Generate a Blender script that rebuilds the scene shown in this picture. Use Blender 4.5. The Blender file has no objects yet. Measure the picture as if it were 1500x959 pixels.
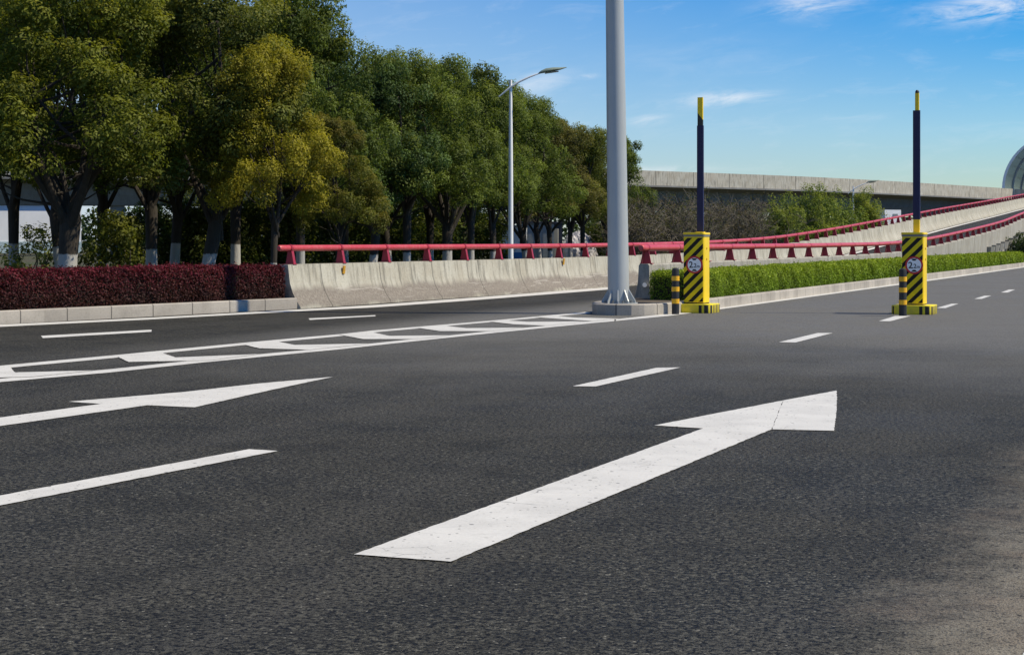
import bpy, bmesh, math, random
import numpy as np
from mathutils import Vector, Matrix

random.seed(7)
RNG = np.random.default_rng(7)
scene = bpy.context.scene
COL = scene.collection
H, F, HY, CX = 1.35, 2480.0, 352.0, 750.0      # eye height, focal length / horizon / centre of the 1500 px wide photograph
RD = Vector((0.387, 0.922, 0)).normalized()    # direction of the main road
RN = Vector((RD.y, -RD.x, 0))                  # its right-hand side
YAW = -math.atan2(RD.x, RD.y)


def G(px, py, z=0.0):
    d = F * (H - z) / (py - HY)
    return Vector(((px - CX) / F * d, d, z))


def at(px, d, z=0.0):
    return Vector(((px - CX) / F * d, d, z))


# ------------------------------------------------------------------ materials
class NT:
    def __init__(s, name):
        s.m = bpy.data.materials.new(name)
        s.m.use_nodes = True
        s.t = s.m.node_tree
        s.n = s.t.nodes
        s.b = s.n['Principled BSDF']
        s.out = s.n['Material Output']

    def add(s, kind, **kw):
        n = s.n.new('ShaderNode' + kind)
        for k, v in kw.items():
            setattr(n, k, v)
        return n

    def link(s, a, b):
        s.t.links.new(a, b)

    def val(s, sock, v):
        if isinstance(v, (int, float)):
            sock.default_value = v
        elif isinstance(v, (tuple, list)):
            sock.default_value = tuple(v) + ((1.0,) if len(v) == 3 and len(sock.default_value) == 4 else ())
        else:
            s.link(v, sock)

    def math(s, op, a, b=0.0, c=None, clamp=False):
        n = s.add('Math', operation=op)
        n.use_clamp = clamp
        s.val(n.inputs[0], a)
        s.val(n.inputs[1], b)
        if c is not None:
            s.val(n.inputs[2], c)
        return n.outputs[0]

    def mix(s, f, a, b, blend='MIX'):
        n = s.add('Mix', data_type='RGBA', blend_type=blend)
        s.val(n.inputs[0], f)
        s.val(n.inputs[6], a)
        s.val(n.inputs[7], b)
        return n.outputs[2]

    def ramp(s, f, lo, hi, a=0.0, b=1.0):
        n = s.add('MapRange')
        n.interpolation_type = 'SMOOTHSTEP'
        s.val(n.inputs[0], f)
        n.inputs[1].default_value = lo
        n.inputs[2].default_value = hi
        n.inputs[3].default_value = a
        n.inputs[4].default_value = b
        return n.outputs[0]

    def coord(s, which='Object', scale=(1, 1, 1), rot=(0, 0, 0)):
        c = s.add('TexCoord')
        mp = s.add('Mapping')
        mp.inputs['Scale'].default_value = scale
        mp.inputs['Rotation'].default_value = rot
        s.link(c.outputs[which], mp.inputs[0])
        return mp.outputs[0]

    def noise(s, v, scale, detail=4, rough=0.55, dist=0.0):
        n = s.add('TexNoise')
        s.link(v, n.inputs['Vector'])
        n.inputs['Scale'].default_value = scale
        n.inputs['Detail'].default_value = detail
        n.inputs['Roughness'].default_value = rough
        n.inputs['Distortion'].default_value = dist
        return n.outputs[0]

    def voro(s, v, scale, feature='F1'):
        n = s.add('TexVoronoi', feature=feature)
        s.link(v, n.inputs['Vector'])
        n.inputs['Scale'].default_value = scale
        return n

    def sep(s, v):
        n = s.add('SeparateXYZ')
        s.link(v, n.inputs[0])
        return n.outputs

    def bump(s, h, strength, dist):
        n = s.add('Bump')
        n.inputs['Strength'].default_value = strength
        n.inputs['Distance'].default_value = dist
        s.link(h, n.inputs['Height'])
        s.link(n.outputs[0], s.b.inputs['Normal'])

    def fin(s, col, rough=0.7, metal=0.0, spec=0.4):
        s.val(s.b.inputs['Base Color'], col)
        s.val(s.b.inputs['Roughness'], rough)
        s.b.inputs['Metallic'].default_value = metal
        s.b.inputs['Specular IOR Level'].default_value = spec
        return s.m


def mat_paint(name, col, rough=0.45, dirt=0.25, dirtcol=None, scale=3.0, metal=0.0):
    t = NT(name)
    v = t.coord('Object')
    n = t.noise(v, scale, 6, 0.65)
    vs = t.coord('Object', (6, 6, 0.7))
    n2 = t.noise(vs, 3.0, 5, 0.6)
    f = t.math('MULTIPLY', t.ramp(t.math('ADD', t.math('MULTIPLY', n, 0.5), t.math('MULTIPLY', n2, 0.5)), 0.42, 0.72), dirt)
    dc = dirtcol or tuple(c * 0.45 + 0.03 for c in col)
    c = t.mix(f, col, dc)
    t.bump(t.noise(v, 40, 3), 0.08, 0.01)
    return t.fin(c, t.math('ADD', t.math('MULTIPLY', n, 0.2), rough - 0.1), metal)


def mat_asphalt(name, dusty=True, ramp=False):
    t = NT(name)
    v = t.coord('Object', rot=(0, 0, -YAW))
    big = t.noise(v, 0.35, 4, 0.6)
    vl = t.coord('Object', (1.0, 0.16, 1.0))
    c0 = t.add('TexCoord')
    rot = t.add('VectorRotate', rotation_type='Z_AXIS')
    rot.inputs['Angle'].default_value = -YAW
    t.link(c0.outputs['Object'], rot.inputs['Vector'])
    mp = t.add('Mapping')
    mp.inputs['Scale'].default_value = (1.0, 0.12, 1.0)
    t.link(rot.outputs[0], mp.inputs[0])
    streak = t.noise(mp.outputs[0], 1.1, 5, 0.6)
    patch = t.noise(v, 1.7, 5, 0.62)
    grit = t.voro(v, 105.0)
    g2 = t.voro(v, 46.0)
    fine = t.noise(v, 190.0, 2, 0.7)
    rnd = t.sep(grit.outputs['Color'])[0]
    rnd2 = t.sep(g2.outputs['Color'])[1]
    # aggregate: dark gaps, mid stones, few light stones
    mid = t.noise(v, 25.0, 4, 0.85)
    pit = t.noise(v, 42.0, 3, 0.7)
    base = t.mix(t.ramp(rnd, 0.0, 1.0), (0.015, 0.0142, 0.0105), (0.054, 0.051, 0.039))
    base = t.mix(t.ramp(mid, 0.49, 0.60, 0, 0.9), base, (0.115, 0.110, 0.088))
    base = t.mix(t.ramp(big, 0.42, 0.62, 0, 0.5), base, (0.056, 0.053, 0.042))
    base = t.mix(t.ramp(patch, 0.54, 0.36, 0, 0.42), base, (0.016, 0.016, 0.014))
    base = t.mix(t.ramp(streak, 0.46, 0.66, 0, 0.5), base, (0.074, 0.070, 0.058))
    base = t.mix(t.ramp(pit, 0.485, 0.44, 0, 0.97), base, (0.003, 0.003, 0.003))
    base = t.mix(t.ramp(mid, 0.44, 0.36, 0, 0.85), base, (0.006, 0.006, 0.005))
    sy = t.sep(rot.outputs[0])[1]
    far_sheen = t.ramp(t.math('ADD', sy, t.math('MULTIPLY', t.math('SUBTRACT', t.noise(v, 0.22, 4), 0.5), 14.0)), 11.0, 27.0)
    far_sheen = t.math('MULTIPLY', far_sheen, t.ramp(t.sep(rot.outputs[0])[0], -13.6, -11.6))
    base = t.mix(t.math('MULTIPLY', far_sheen, 0.62), base, (0.205, 0.20, 0.185))      # grazing-view brightness of the distant main road, put into the colour
    base = t.mix(t.ramp(rnd, 0.992, 0.995, 0, 0.7), base, (0.26, 0.25, 0.21))
    base = t.mix(t.ramp(pit, 0.45, 0.35, 0, 0.92), base, (0.006, 0.006, 0.006))
    base = t.mix(t.ramp(mid, 0.42, 0.30, 0, 0.8), base, (0.008, 0.008, 0.008))
    if dusty:
        xyz = t.sep(rot.outputs[0])
        # dust that gathers along the outer edge of the carriageway
        w = t.noise(v, 0.62, 6, 0.6)
        e = t.math('ADD', xyz[0], t.math('ADD', t.math('MULTIPLY', t.math('SUBTRACT', w, 0.5), 1.3), t.math('MULTIPLY', t.math('SUBTRACT', t.noise(v, 6.0, 7, 0.75), 0.5), 0.9)))
        dust = t.math('MULTIPLY', t.ramp(e, -1.35, -0.45), t.ramp(t.noise(v, 3.0, 6, 0.7), 0.15, 0.55))
        near = t.ramp(xyz[1], 19, 8)
        dust = t.math('MULTIPLY', t.math('MULTIPLY', dust, near), t.ramp(pit, 0.33, 0.40, 0.2, 0.95))
        dc = t.mix(t.ramp(rnd, 0.05, 0.2), (0.08, 0.07, 0.055), t.mix(t.ramp(patch, .35, .65), (0.185, 0.152, 0.112), (0.215, 0.195, 0.152)))
        base = t.mix(dust, base, dc)
        spk = t.voro(v, 17.0)
        base = t.mix(t.math('MULTIPLY', t.ramp(spk.outputs['Distance'], 0.20, 0.12), t.ramp(t.sep(spk.outputs['Color'])[2], 0.70, 0.74, 0, 0.9)), base, (0.012, 0.011, 0.010))
    h = t.math('ADD', t.math('MULTIPLY', grit.outputs['Distance'], -0.6), t.math('ADD', t.math('MULTIPLY', fine, 0.5), t.math('ADD', t.math('MULTIPLY', mid, 1.0), t.math('MULTIPLY', pit, 1.2))))
    t.bump(h, 0.9, 0.008)
    return t.fin(base, t.ramp(big, 0.3, 0.7, 0.66, 0.80), 0.0, 0.16)


def mat_roadpaint(name, col=(0.60, 0.588, 0.545), wear=0.4):
    t = NT(name)
    v = t.coord('Object', rot=(0, 0, -YAW))
    c0 = t.add('TexCoord')
    vr = t.add('VectorRotate', rotation_type='Z_AXIS')
    vr.inputs['Angle'].default_value = -YAW
    t.link(c0.outputs['Object'], vr.inputs['Vector'])
    mp = t.add('Mapping')
    mp.inputs['Scale'].default_value = (0.9, 1.9, 1)
    t.link(vr.outputs[0], mp.inputs[0])
    n = t.noise(v, 2.2, 6, 0.65)
    fine = t.noise(v, 60, 4, 0.7)
    cr = t.voro(mp.outputs[0], 3.2, 'DISTANCE_TO_EDGE')
    crn = t.noise(v, 1.6, 4, 0.7)
    crack = t.math('MULTIPLY', t.ramp(cr.outputs['Distance'], 0.013, 0.004), t.ramp(crn, 0.52, 0.64, 0, 0.7))
    pit = t.voro(v, 11.0)
    pits = t.math('MULTIPLY', t.ramp(pit.outputs['Distance'], 0.16, 0.10), t.ramp(t.sep(pit.outputs['Color'])[0], 0.66, 0.70))
    pit2 = t.voro(v, 26.0)
    pits = t.math('MAXIMUM', pits, t.math('MULTIPLY', t.ramp(pit2.outputs['Distance'], 0.22, 0.14), t.ramp(t.sep(pit2.outputs['Color'])[1], 0.80, 0.84)))
    chip = t.math('MULTIPLY', t.ramp(t.noise(v, 34, 5, 0.8), 0.61, 0.66), t.ramp(n, 0.42, 0.62))
    f = t.math('MAXIMUM', t.math('MAXIMUM', crack, pits), chip)
    c = t.mix(t.ramp(n, 0.35, 0.7, 0, wear), col, tuple(x * 0.66 for x in col))
    c = t.mix(t.ramp(fine, 0.45, 0.75, 0, 0.35), c, tuple(x * 0.55 for x in col))
    c = t.mix(t.math('MULTIPLY', f, 0.8), c, (0.05, 0.05, 0.048))
    t.bump(t.math('SUBTRACT', fine, f), 0.3, 0.004)
    return t.fin(c, 0.65, 0.0, 0.4)


def mat_concrete(name, base=(0.40, 0.385, 0.34), dark=(0.20, 0.19, 0.165), joint=2.6, low=0.0, uv=True, streaks=0.55, jw=0.02):
    """weathered concrete; uv.x runs along the wall in metres, uv.y is the height"""
    t = NT(name)
    v = t.coord('UV' if uv else 'Object')
    x = t.sep(v)
    if uv:
        mp = t.coord('UV', (7.0, 0.9, 1))
    else:
        mp = t.coord('Object', (5.0, 5.0, 0.7))
    st = t.noise(mp, 1.0, 6, 0.68)
    bl = t.noise(v, 1.1, 6, 0.62)
    fi = t.noise(v, 22, 5, 0.65)
    warm = t.mix(t.ramp(bl, 0.35, 0.68), base, tuple(b * k for b, k in zip(base, (0.80, 0.77, 0.73))))
    c = t.mix(t.ramp(st, 0.45, 0.68, 0, streaks), warm, dark)
    c = t.mix(t.ramp(t.noise(v, 0.55, 5, 0.6), 0.55, 0.75, 0, 0.35), c, tuple(b * 1.25 for b in base))
    c = t.mix(t.ramp(fi, 0.42, 0.72, 0, 0.30), c, dark)
    if low > 0:     # tyre scrapes and road dirt on the lower flare
        wv = t.math('ADD', x[1], t.math('MULTIPLY', t.math('SUBTRACT', t.noise(v, 0.8, 5, 0.6), 0.5), 0.42))
        c = t.mix(t.math('MULTIPLY', t.ramp(wv, low + 0.10, low - 0.06), t.ramp(wv, 0.05, 0.16)), c,
                  t.mix(t.ramp(fi, .35, .65), (0.155, 0.135, 0.112), (0.235, 0.21, 0.175)))
        scr = t.coord('UV', (0.35, 5.0, 1))
        c = t.mix(t.math('MULTIPLY', t.ramp(t.noise(scr, 1.6, 6, 0.7, 1.2), 0.57, 0.66, 0, 0.6), t.ramp(wv, low + .2, low)), c, (0.42, 0.395, 0.35))
    if joint:
        fr = t.math('FRACT', t.math('DIVIDE', x[0], joint))
        j = t.ramp(t.math('ABSOLUTE', t.math('SUBTRACT', fr, 0.5)), jw / joint * 1.2, jw / joint * 0.3)
        c = t.mix(t.math('MULTIPLY', j, 0.75), c, (0.05, 0.047, 0.04))
    t.bump(t.math('ADD', fi, t.math('MULTIPLY', bl, 0.5)), 0.35, 0.02)
    return t.fin(c, 0.85, 0.0, 0.3)


def mat_kerb(name, block=0.8):
    t = NT(name)
    v = t.coord('UV')
    x = t.sep(v)
    bx = t.math('DIVIDE', x[0], block)
    idn = t.add('TexWhiteNoise', noise_dimensions='1D')
    t.link(t.math('FLOOR', bx), idn.inputs['W'])
    fi = t.noise(v, 30, 5, 0.7)
    bl = t.noise(v, 2.0, 5, 0.6)
    c = t.mix(idn.outputs[0], (0.30, 0.275, 0.24), (0.42, 0.385, 0.335))
    c = t.mix(t.ramp(bl, 0.45, 0.7, 0, 0.5), c, (0.21, 0.19, 0.165))
    c = t.mix(t.ramp(fi, 0.45, 0.7, 0, 0.35), c, (0.16, 0.15, 0.13))
    j = t.ramp(t.math('ABSOLUTE', t.math('SUBTRACT', t.math('FRACT', bx), 0.5)), 0.018, 0.008)
    c = t.mix(t.math('MULTIPLY', j, 0.8), c, (0.06, 0.055, 0.05))
    t.bump(fi, 0.3, 0.01)
    return t.fin(c, 0.85, 0.0, 0.3)


def mat_leaf(name, tipcol=(0.42, 0.36, 0.02), hedge=False):
    """leaf colour comes from the object's colour; 'tint' varies by leaf and spray, 'tip' marks young growth"""
    t = NT(name)
    oi = t.add('ObjectInfo')
    a = t.add('Attribute', attribute_name='tint')
    b = t.add('Attribute', attribute_name='tip')
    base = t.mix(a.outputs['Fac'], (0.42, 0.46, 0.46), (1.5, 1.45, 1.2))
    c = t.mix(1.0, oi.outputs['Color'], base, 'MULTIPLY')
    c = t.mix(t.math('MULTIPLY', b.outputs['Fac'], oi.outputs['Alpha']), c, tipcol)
    t.b.inputs['Base Color'].default_value = (0, 0, 0, 1)
    t.link(c, t.b.inputs['Base Color'])
    t.b.inputs['Roughness'].default_value = 0.6
    t.b.inputs['Specular IOR Level'].default_value = 0.15
    tr = t.add('BsdfTranslucent')
    t.link(t.mix(1.0, c, (1.25, 1.3, 0.6), 'MULTIPLY'), tr.inputs['Color'])
    mx = t.add('MixShader')
    mx.inputs[0].default_value = 0.38 if not hedge else 0.25
    t.link(t.b.outputs[0], mx.inputs[1])
    t.link(tr.outputs[0], mx.inputs[2])
    t.link(mx.outputs[0], t.out.inputs[0])
    return t.m


def mat_bark(name, white=0.0):
    t = NT(name)
    v = t.coord('Object', (1, 1, 0.25))
    vo = t.coord('Object')
    n = t.noise(v, 16, 6, 0.7)
    c = t.mix(n, (0.018, 0.015, 0.012), (0.066, 0.056, 0.046))
    c = t.mix(t.ramp(t.noise(vo, 2.5, 4), 0.5, 0.75, 0, 0.4), c, (0.05, 0.05, 0.034))
    if white:
        z = t.math('ADD', t.sep(vo)[2], t.math('MULTIPLY', t.noise(vo, 9, 3), 0.10))
        f = t.math('MULTIPLY', t.ramp(z, white + 0.06, white + 0.02), t.ramp(n, 0.25, 0.45, 0.55, 1.0))
        c = t.mix(f, c, (0.36, 0.35, 0.33))
    t.bump(n, 0.8, 0.03)
    return t.fin(c, 0.9, 0.0, 0.2)


def mat_plain(name, col, rough=0.6, var=0.25, scale=5.0, metal=0.0):
    t = NT(name)
    n = t.noise(t.coord('Object'), scale, 5, 0.6)
    return t.fin(t.mix(t.ramp(n, 0.3, 0.7), tuple(c * (1 - var) for c in col), tuple(min(1, c * (1 + var * .6)) for c in col)), rough, metal)


M = {}
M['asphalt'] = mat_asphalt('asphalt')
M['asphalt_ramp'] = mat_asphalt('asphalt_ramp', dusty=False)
M['roadpaint'] = mat_roadpaint('road_paint')
M['barrier'] = mat_concrete('barrier_concrete', (0.44, 0.425, 0.355), (0.15, 0.142, 0.115), 2.45, 0.40, streaks=0.85)
M['barrier_far'] = mat_concrete('parapet_concrete', (0.36, 0.348, 0.305), (0.15, 0.14, 0.12), 3.0, 0.0, streaks=0.7)
M['bridge'] = mat_concrete('bridge_concrete', (0.45, 0.435, 0.38), (0.16, 0.155, 0.135), 5.5, 0.0, streaks=0.9, jw=0.07)
M['girder'] = mat_concrete('girder_concrete', (0.20, 0.205, 0.205), (0.12, 0.12, 0.12), 0, 0.0, streaks=0.5)
M['kerb'] = mat_kerb('kerb_stone', 0.85)
M['kerb_long'] = mat_kerb('kerb_stone_long', 1.0)
M['red'] = mat_paint('faded_red_paint', (0.46, 0.046, 0.055), 0.42, 0.5, (0.52, 0.19, 0.18), 2.0)
M['red_post'] = mat_paint('red_post_paint', (0.30, 0.018, 0.035), 0.45, 0.3, (0.20, 0.04, 0.04))
M['pole'] = mat_paint('galvanised_pole', (0.40, 0.42, 0.42), 0.45, 0.35, (0.30, 0.325, 0.33), 1.6, 0.15)
M['lamp_post'] = mat_paint('lamp_post_paint', (0.78, 0.79, 0.78), 0.4, 0.2, None, 3.0)
M['lamp_head'] = mat_paint('lamp_head_paint', (0.22, 0.27, 0.21), 0.4, 0.2)
M['glass'] = mat_plain('lamp_glass', (0.35, 0.38, 0.36), 0.15, 0.1)
M['yellow'] = mat_paint('yellow_paint', (0.80, 0.56, 0.008), 0.4, 0.35, (0.55, 0.40, 0.03), 5.0)
M['black'] = mat_paint('black_rubber', (0.016, 0.016, 0.017), 0.55, 0.5, (0.05, 0.048, 0.045), 6.0)
M['reflect'] = mat_paint('amber_band', (0.80, 0.42, 0.012), 0.35, 0.25, (0.5, 0.3, 0.03), 7.0)
M['navy'] = mat_paint('navy_sleeve', (0.012, 0.012, 0.055), 0.55, 0.4, (0.03, 0.03, 0.07), 3.0)
M['white_paint'] = mat_paint('white_enamel', (0.86, 0.86, 0.84), 0.35, 0.15)
M['sign_red'] = mat_paint('sign_red', (0.55, 0.02, 0.025), 0.35, 0.15)
M['sign_black'] = mat_plain('sign_black', (0.012, 0.012, 0.013), 0.5, 0.1)
M['grey_trim'] = mat_paint('grey_trim', (0.16, 0.17, 0.17), 0.5, 0.3)
M['rust_yellow'] = mat_paint('old_reflector', (0.52, 0.27, 0.015), 0.5, 0.6, (0.10, 0.06, 0.02), 14.0)
M['leaf'] = mat_leaf('tree_leaf')
M['leaf_red'] = mat_leaf('purple_leaf', (0.28, 0.014, 0.05), True)
M['leaf_hedge'] = mat_leaf('box_leaf', (0.36, 0.42, 0.03), True)
M['leaf_rust'] = mat_leaf('rusty_leaf', (0.27, 0.13, 0.025))
M['bark'] = mat_bark('bark', 0.95)
M['twig'] = mat_plain('grey_twig', (0.105, 0.09, 0.068), 0.9, 0.35, 3.0)
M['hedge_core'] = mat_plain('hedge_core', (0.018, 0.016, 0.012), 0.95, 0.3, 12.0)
M['soil'] = mat_plain('soil', (0.085, 0.068, 0.048), 0.95, 0.45, 2.5)
M['white_wall'] = mat_plain('white_wall', (0.72, 0.74, 0.76), 0.7, 0.06, 0.6)
M['blue_panel'] = mat_plain('blue_panel', (0.04, 0.18, 0.42), 0.5, 0.1)
M['grey_panel'] = mat_plain('grey_panel', (0.20, 0.23, 0.24), 0.6, 0.15)
M['dark_panel'] = mat_plain('dark_panel', (0.035, 0.04, 0.055), 0.5, 0.2)
M['pale_blue'] = mat_plain('pale_blue_wall', (0.36, 0.46, 0.50), 0.6, 0.1)
M['tarp'] = mat_plain('pale_tarpaulin', (0.42, 0.40, 0.40), 0.55, 0.35, 4.0)


def mat_grass():
    t = NT('rough_ground')
    v = t.coord('Object')
    n = t.noise(v, 0.3, 5, 0.6)
    f = t.noise(v, 9, 5, 0.7)
    c = t.mix(t.ramp(n, 0.35, 0.65), (0.075, 0.062, 0.042), (0.055, 0.07, 0.028))
    c = t.mix(t.ramp(f, 0.4, 0.7, 0, 0.6), c, (0.035, 0.035, 0.02))
    t.bump(f, 0.8, 0.05)
    return t.fin(c, 0.95, 0, 0.2)


M['ground'] = mat_grass()


def mat_hazard():
    """yellow sheet with black diagonal bands; object x runs across the door, z is up"""
    t = NT('hazard_sheet')
    v = t.coord('Object')
    x = t.sep(v)
    d = t.math('ADD', t.math('SUBTRACT', x[2], t.math('MULTIPLY', x[0], 0.98)), 0.035)
    fr = t.math('FRACT', t.math('DIVIDE', t.math('ADD', d, 3.0), 0.20))
    n = t.noise(v, 7, 6, 0.7)
    y = t.mix(t.ramp(n, 0.40, 0.72, 0, 0.4), (0.80, 0.60, 0.012), (0.50, 0.38, 0.03))
    k = t.mix(t.ramp(n, 0.5, 0.8, 0, 0.5), (0.014, 0.014, 0.014), (0.06, 0.055, 0.045))
    band = t.ramp(t.math('ABSOLUTE', t.math('SUBTRACT', fr, 0.5)), 0.245, 0.232)
    return t.fin(t.mix(band, y, k), 0.55, 0, 0.15)


def mat_plinth():
    t = NT('plinth_paint')
    v = t.coord('Object')
    x = t.sep(v)
    s = t.math('ADD', t.math('SUBTRACT', x[0], x[1]), 5.03)
    fr = t.math('FRACT', t.math('DIVIDE', s, 0.104))
    band = t.ramp(t.math('ABSOLUTE', t.math('SUBTRACT', fr, 0.5)), 0.30, 0.27)
    plain = t.math('MULTIPLY', t.ramp(t.math('ABSOLUTE', t.math('ADD', x[0], 0.09)), 0.222, 0.218), t.ramp(x[1], -0.2, -0.21))
    top = t.ramp(x[2], 0.148, 0.15)
    f = t.math('MULTIPLY', band, t.math('SUBTRACT', 1.0, t.math('MAXIMUM', plain, top)))
    n = t.noise(v, 9, 6, 0.7)
    y = t.mix(t.ramp(n, 0.42, 0.7, 0, 0.5), (0.74, 0.60, 0.02), (0.42, 0.36, 0.08))
    k = t.mix(t.ramp(n, 0.5, 0.8, 0, 0.6), (0.016, 0.016, 0.016), (0.10, 0.09, 0.07))
    t.bump(n, 0.3, 0.02)
    return t.fin(t.mix(f, y, k), 0.6, 0, 0.4)


def mat_arm_tip():
    t = NT('arm_tip_bands')
    v = t.coord('Object')
    x = t.sep(v)
    d = t.math('SUBTRACT', x[2], t.math('MULTIPLY', x[0], -1.3))
    f = t.ramp(d, 3.745, 3.755)
    return t.fin(t.mix(f, (0.025, 0.027, 0.022), (0.80, 0.56, 0.01)), 0.45)


M['hazard'] = mat_hazard()
M['plinth'] = mat_plinth()
M['tip_band'] = mat_arm_tip()


def mat_enclosure():
    t = NT('sound_screen')
    v = t.coord('UV')
    x = t.sep(v)
    n = t.noise(v, 0.8, 4)
    fx = t.math('ABSOLUTE', t.math('SUBTRACT', t.math('FRACT', t.math('DIVIDE', x[1], 1.4)), 0.5))
    line = t.ramp(fx, 0.06, 0.03)
    c = t.mix(n, (0.16, 0.22, 0.27), (0.26, 0.33, 0.38))
    c = t.mix(t.math('MULTIPLY', line, 0.35), c, (0.45, 0.48, 0.48))
    t.fin(c, 0.3, 0, 0.5)
    tr = t.add('BsdfTransparent')
    tr.inputs[0].default_value = (0.72, 0.8, 0.86, 1)
    mx = t.add('MixShader')
    t.link(t.math('SUBTRACT', 0.14, t.math('MULTIPLY', line, 0.1)), mx.inputs[0])
    t.link(t.b.outputs[0], mx.inputs[1])
    t.link(tr.outputs[0], mx.inputs[2])
    t.link(mx.outputs[0], t.out.inputs[0])
    return t.m


M['enclosure'] = mat_enclosure()


# ------------------------------------------------------------------ mesh helpers
class MB:
    def __init__(s):
        s.v, s.f, s.uv = [], [], {}

    def base(s):
        return len(s.v)

    def quad_strip(s, rings, close=False, uv=None):
        """rings: list of equally long point lists"""
        b = len(s.v)
        n = len(rings[0])
        for r in rings:
            s.v += [tuple(p) for p in r]
        m = n if close else n - 1
        for i in range(len(rings) - 1):
            for j in range(m):
                k = (j + 1) % n
                s.f.append((b + i * n + j, b + i * n + k, b + (i + 1) * n + k, b + (i + 1) * n + j))
                if uv:
                    s.uv[len(s.f) - 1] = [uv(i, j), uv(i, j + 1), uv(i + 1, j + 1), uv(i + 1, j)]
        return b

    def poly(s, pts, uv=None):
        b = len(s.v)
        s.v += [tuple(p) for p in pts]
        s.f.append(tuple(range(b, b + len(pts))))
        if uv:
            s.uv[len(s.f) - 1] = uv

    def prism(s, outline, z0, z1, taper=1.0, cx=0, cy=0):
        b = len(s.v)
        n = len(outline)
        s.v += [(x, y, z0) for x, y in outline]
        s.v += [(cx + (x - cx) * taper, cy + (y - cy) * taper, z1) for x, y in outline]
        s.f.append(tuple(range(b + n - 1, b - 1, -1)))
        s.f.append(tuple(range(b + n, b + 2 * n)))
        for i in range(n):
            k = (i + 1) % n
            s.f.append((b + i, b + k, b + n + k, b + n + i))

    def box(s, c, d, rz=0.0):
        x, y, z = c
        a, b_, h = d[0] / 2, d[1] / 2, d[2] / 2
        ca, sa = math.cos(rz), math.sin(rz)
        o = [(x + p * ca - q * sa, y + p * sa + q * ca) for p, q in ((-a, -b_), (a, -b_), (a, b_), (-a, b_))]
        s.prism(o, z - h, z + h)

    def tube(s, pts, rad, sides=10, caps=True):
        pts = [Vector(p) for p in pts]
        rings = []
        ref = None
        for i, p in enumerate(pts):
            t = (pts[min(i + 1, len(pts) - 1)] - pts[max(i - 1, 0)]).normalized()
            if ref is None:
                ref = Vector((0, 0, 1)) if abs(t.z) < 0.9 else Vector((1, 0, 0))
            a = (ref - t * ref.dot(t)).normalized()
            ref = a
            b = t.cross(a)
            r = rad[i] if isinstance(rad, (list, tuple)) else rad
            rings.append([p + (a * math.cos(2 * math.pi * k / sides) + b * math.sin(2 * math.pi * k / sides)) * r for k in range(sides)])
        bs = s.quad_strip(rings, True)
        if caps:
            n = sides
            s.f.append(tuple(range(bs + n - 1, bs - 1, -1)))
            e = bs + (len(rings) - 1) * n
            s.f.append(tuple(range(e, e + n)))

    def build(s, name, mat, parent=None, smooth=False, bevel=0.0, recalc=True):
        me = bpy.data.meshes.new(name)
        me.from_pydata(s.v, [], s.f)
        if s.uv:
            l = me.uv_layers.new(name='UVMap')
            for p in me.polygons:
                u = s.uv.get(p.index)
                if u:
                    for k, li in enumerate(p.loop_indices):
                        l.data[li].uv = u[k]
        bm = bmesh.new()
        bm.from_mesh(me)
        if recalc:
            bmesh.ops.recalc_face_normals(bm, faces=bm.faces)
        if bevel:
            es = [e for e in bm.edges if len(e.link_faces) == 2 and e.calc_face_angle(0) > 0.6]
            bmesh.ops.bevel(bm, geom=es, offset=bevel, segments=2, affect='EDGES', profile=0.6)
        bm.to_mesh(me)
        bm.free()
        if smooth:
            for p in me.polygons:
                p.use_smooth = True
            me.set_sharp_from_angle(angle=math.radians(38))
        me.materials.append(mat)
        o = bpy.data.objects.new(name, me)
        COL.objects.link(o)
        if parent:
            o.parent = parent
        return o


def tag(o, label=None, cat=None, group=None, kind=None):
    if label:
        o['label'] = label
    if cat:
        o['category'] = cat
    if group:
        o['group'] = group
    if kind:
        o['kind'] = kind
    return o


def thing(name, label, cat, loc=(0, 0, 0), rz=0.0, group=None):
    o = bpy.data.objects.new(name, None)
    o.empty_display_size = 0.3
    o.location = loc
    o.rotation_euler = (0, 0, rz)
    COL.objects.link(o)
    return tag(o, label, cat, group)


def copy_tree(o, parent=None):
    c = o.copy()
    COL.objects.link(c)
    if parent:
        c.parent = parent
    for ch in list(o.children):
        copy_tree(ch, c)
    return c


def rrect(w, d, r, seg=5):
    pts = []
    for cx, cy, a0 in ((w / 2 - r, -d / 2 + r, -90), (w / 2 - r, d / 2 - r, 0), (-w / 2 + r, d / 2 - r, 90), (-w / 2 + r, -d / 2 + r, 180)):
        for k in range(seg + 1):
            a = math.radians(a0 + 90 * k / seg)
            pts.append((cx + r * math.cos(a), cy + r * math.sin(a)))
    return pts


def resample(path, step):
    out = [Vector(path[0])]
    for a, b in zip(path, path[1:]):
        a, b = Vector(a), Vector(b)
        n = max(1, int((b - a).length / step))
        out += [a.lerp(b, (i + 1) / n) for i in range(n)]
    return out


def smooth_path(path, step=1.0, it=14):
    p = resample(path, step)
    for _ in range(it):
        q = [p[0]] + [(p[i - 1] + p[i] * 2 + p[i + 1]) / 4 for i in range(1, len(p) - 1)] + [p[-1]]
        p = q
    return p


def frames(path):
    """(point, right-hand normal, arc length) along a plan path"""
    s = 0.0
    out = []
    for i, p in enumerate(path):
        t = path[min(i + 1, len(path) - 1)] - path[max(i - 1, 0)]
        t = Vector((t.x, t.y, 0)).normalized()
        if i:
            s += (path[i] - path[i - 1]).length
        out.append((p, Vector((t.y, -t.x, 0)), s, t))
    return out


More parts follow.
